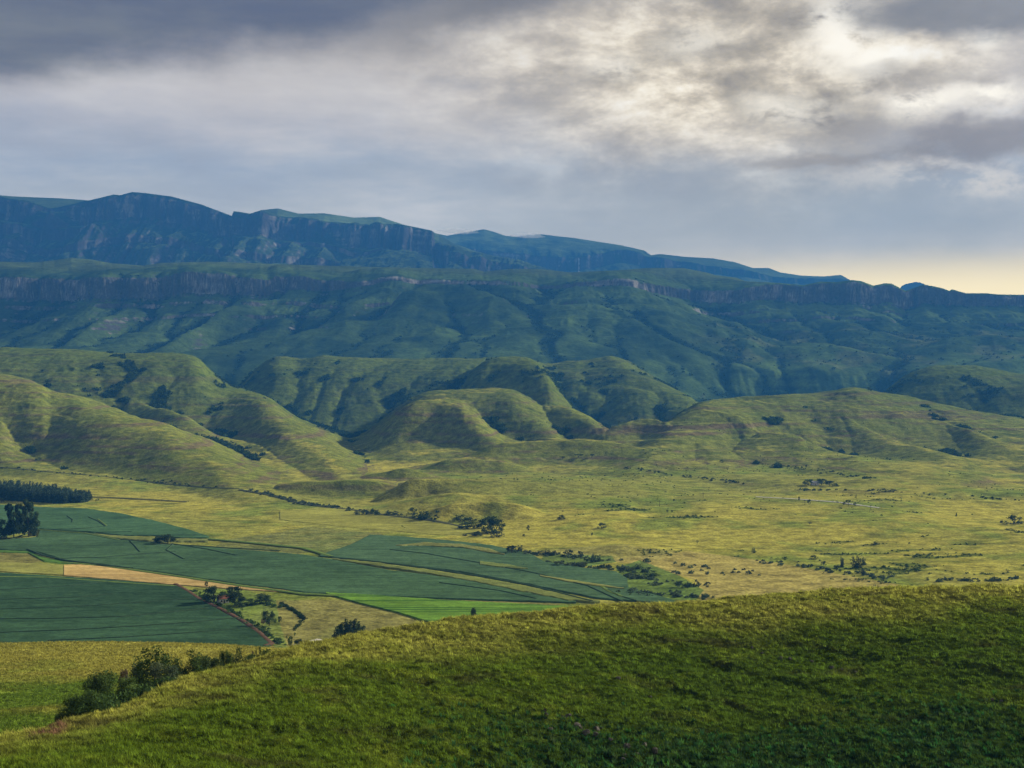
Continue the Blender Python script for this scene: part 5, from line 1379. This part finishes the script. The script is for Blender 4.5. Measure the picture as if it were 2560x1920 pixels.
# heavy cloud base, upper left
bl = mth('ADD', mth('MULTIPLY', az, (V(25) - V(252)) / (A(1450) - A(0))), float(V(252) - A(0) * (V(25) - V(252)) / (A(1450) - A(0))))
dk = mrange(mth('SUBTRACT', el, bl), -.018, .020)
dk = mth('MULTIPLY', dk, mrange(az0, A(1700), A(1350)))
cur = mixrgb(mth('MULTIPLY', dk, .95), cur, mixrgb(mrange(n_soft, .3, .7), lin3((84,93,121)), lin3((108,114,128))))
cur = mixrgb(mth('MULTIPLY', blob(1230, 35, 260, 50, tilt=-.25), .8), cur, lin3((112,113,124)))
# bright breaks
for (x, y, rx, ry, k) in [(2110,90,75,75,1.0), (2190,165,70,50,1.0), (2485,95,45,30,1.0), (2320,262,75,24,.95), (2460,240,75,18,1.0), (1740,90,90,40,.5), (1530,160,70,35,.6), (1960,260,110,30,.6), (2080,30,60,40,.8)]:
    cur = mixrgb(mth('MULTIPLY', mth('MULTIPLY', blob(x, y, rx, ry), mrange(n_puff, .34, .52)), k), cur, (.95, .90, .81, 1))
# dark clouds on the right
cur = mixrgb(mth('MULTIPLY', mrange(blob(2420, 30, 330, 75, tilt=.12), .25, .8), .88), cur, lin3((116,119,130)))
cur = mixrgb(mth('MULTIPLY', mrange(blob(2290, 190, 200, 40, tilt=.1), .3, .9), .5), cur, lin3((144,140,140)))
cur = mixrgb(mth('MULTIPLY', mrange(mth('MULTIPLY', blob(2440, 355, 430, 62, tilt=-.10), mrange(n_fine, .30, .52, .35, 1.0)), .15, .85), .8), cur, lin3((124,124,136)))
cur = mixrgb(mth('MULTIPLY', mrange(blob(2020, 405, 230, 26, tilt=-.05), .3, .9), .55), cur, lin3((142,139,144)))
cur = mixrgb(mth('MULTIPLY', mth('MULTIPLY', blob(2400, 445, 260, 34), mrange(n_puff, .40, .60)), .9), cur, lin3((206,202,200)))
# glow on the horizon, right
cur = mixrgb(mth('MULTIPLY', blob(2480, 735, 620, 62, az0, el0), 1.0), cur, lin3((255,240,198)))
cur = mixrgb(mth('MULTIPLY', blob(2250, 730, 900, 75, az0, el0), .45), cur, lin3((244,226,190)))
# above the picture the deck is an even, darker grey
cur = mixrgb(mrange(el0, .29, .50), cur, lin3((128,130,138)))
cur = mixrgb(mrange(el0, .0, -.08), cur, lin3((70,80,50)))
# the deck is seen through the air of the valley: what the air takes away and adds is allowed for here,
# so that the clouds keep their own colour
dt = nd('ShaderNodeVectorMath', operation='DOT_PRODUCT'); L.new(tc.outputs['Generated'], dt.inputs[0]); dt.inputs[1].default_value = tuple(sd_)
Lp = mth('MINIMUM', mth('DIVIDE', 1876.0, mth('MAXIMUM', mth('SINE', el0), .02)), 18800.0)
Tr = mth('EXPONENT', mth('MULTIPLY', Lp, -HAZE))
def vop(op, a, b):
    n = nd('ShaderNodeVectorMath', operation=op)
    for i, x in enumerate((a, b)):
        if isinstance(x, tuple): n.inputs[i].default_value = x
        elif x is not None: L.new(x, n.inputs[i])
    return n
def vscale(a, f):
    n = nd('ShaderNodeVectorMath', operation='SCALE')
    if isinstance(a, tuple): n.inputs[0].default_value = a
    else: L.new(a, n.inputs[0])
    if isinstance(f, (int, float)): n.inputs['Scale'].default_value = f
    else: L.new(f, n.inputs['Scale'])
    return n.outputs[0]
cur = vscale(cur, 1.06 / 2 ** EXPO)
cs = mth('SUBTRACT', dt.outputs['Value'], .38)                 # towards the sun the air is brighter
cxyz = nd('ShaderNodeCombineXYZ'); T2 = mth('MULTIPLY', Tr, Tr)
for i_, (a_, b_, c_, q_) in enumerate(((.006, .024, .008, Tr), (.058, .125, .045, T2), (.14, .33, .10, T2))):
    L.new(mth('ADD', mth('ADD', mth('MULTIPLY', q_, b_), a_), mth('MULTIPLY', cs, c_)), cxyz.inputs[i_])
AIR = cxyz.outputs[0]
cur = vop('SUBTRACT', cur, vscale(AIR, mth('SUBTRACT', 1.0, Tr))).outputs[0]
cur = vscale(cur, mth('DIVIDE', 1.0, Tr))
cur = vop('MAXIMUM', cur, (.004, .004, .004)).outputs[0]
bg = nd('ShaderNodeBackground'); L.new(cur, bg.inputs[0])
sky = nd('ShaderNodeTexSky', sky_type='NISHITA'); sky.sun_disc = False; sky.sun_elevation = SUN_EL; sky.sun_rotation = SUN_AZ
bs = nd('ShaderNodeBackground'); L.new(sky.outputs[0], bs.inputs[0]); bs.inputs[1].default_value = .10
mx = nd('ShaderNodeMixShader'); mx.inputs[0].default_value = .94
L.new(bs.outputs[0], mx.inputs[1]); L.new(bg.outputs[0], mx.inputs[2])
wo = nd('ShaderNodeOutputWorld'); L.new(mx.outputs[0], wo.inputs['Surface'])

# ------------------------------------------------------------------ camera and render settings
cd = bpy.data.cameras.new('camera'); cd.sensor_width = 36; cd.lens = 36 * F / 2560; cd.clip_start = .5; cd.clip_end = 60000
co_ = bpy.data.objects.new('camera', cd); col.objects.link(co_); co_.location = (0, 0, CAM); co_.rotation_euler = (math.radians(90), 0, 0)
sc.camera = co_
sc.view_settings.view_transform = 'Standard'; sc.view_settings.look = 'None'; sc.view_settings.exposure = EXPO; sc.view_settings.gamma = 1
sc.render.engine = 'CYCLES'
cy = sc.cycles
cy.use_denoising = True
try: cy.denoiser = 'OPENIMAGEDENOISE'
except Exception: pass
cy.max_bounces = 5; cy.diffuse_bounces = 2; cy.glossy_bounces = 1; cy.transmission_bounces = 2; cy.volume_bounces = 3; cy.transparent_max_bounces = 8
cy.volume_step_rate = 4
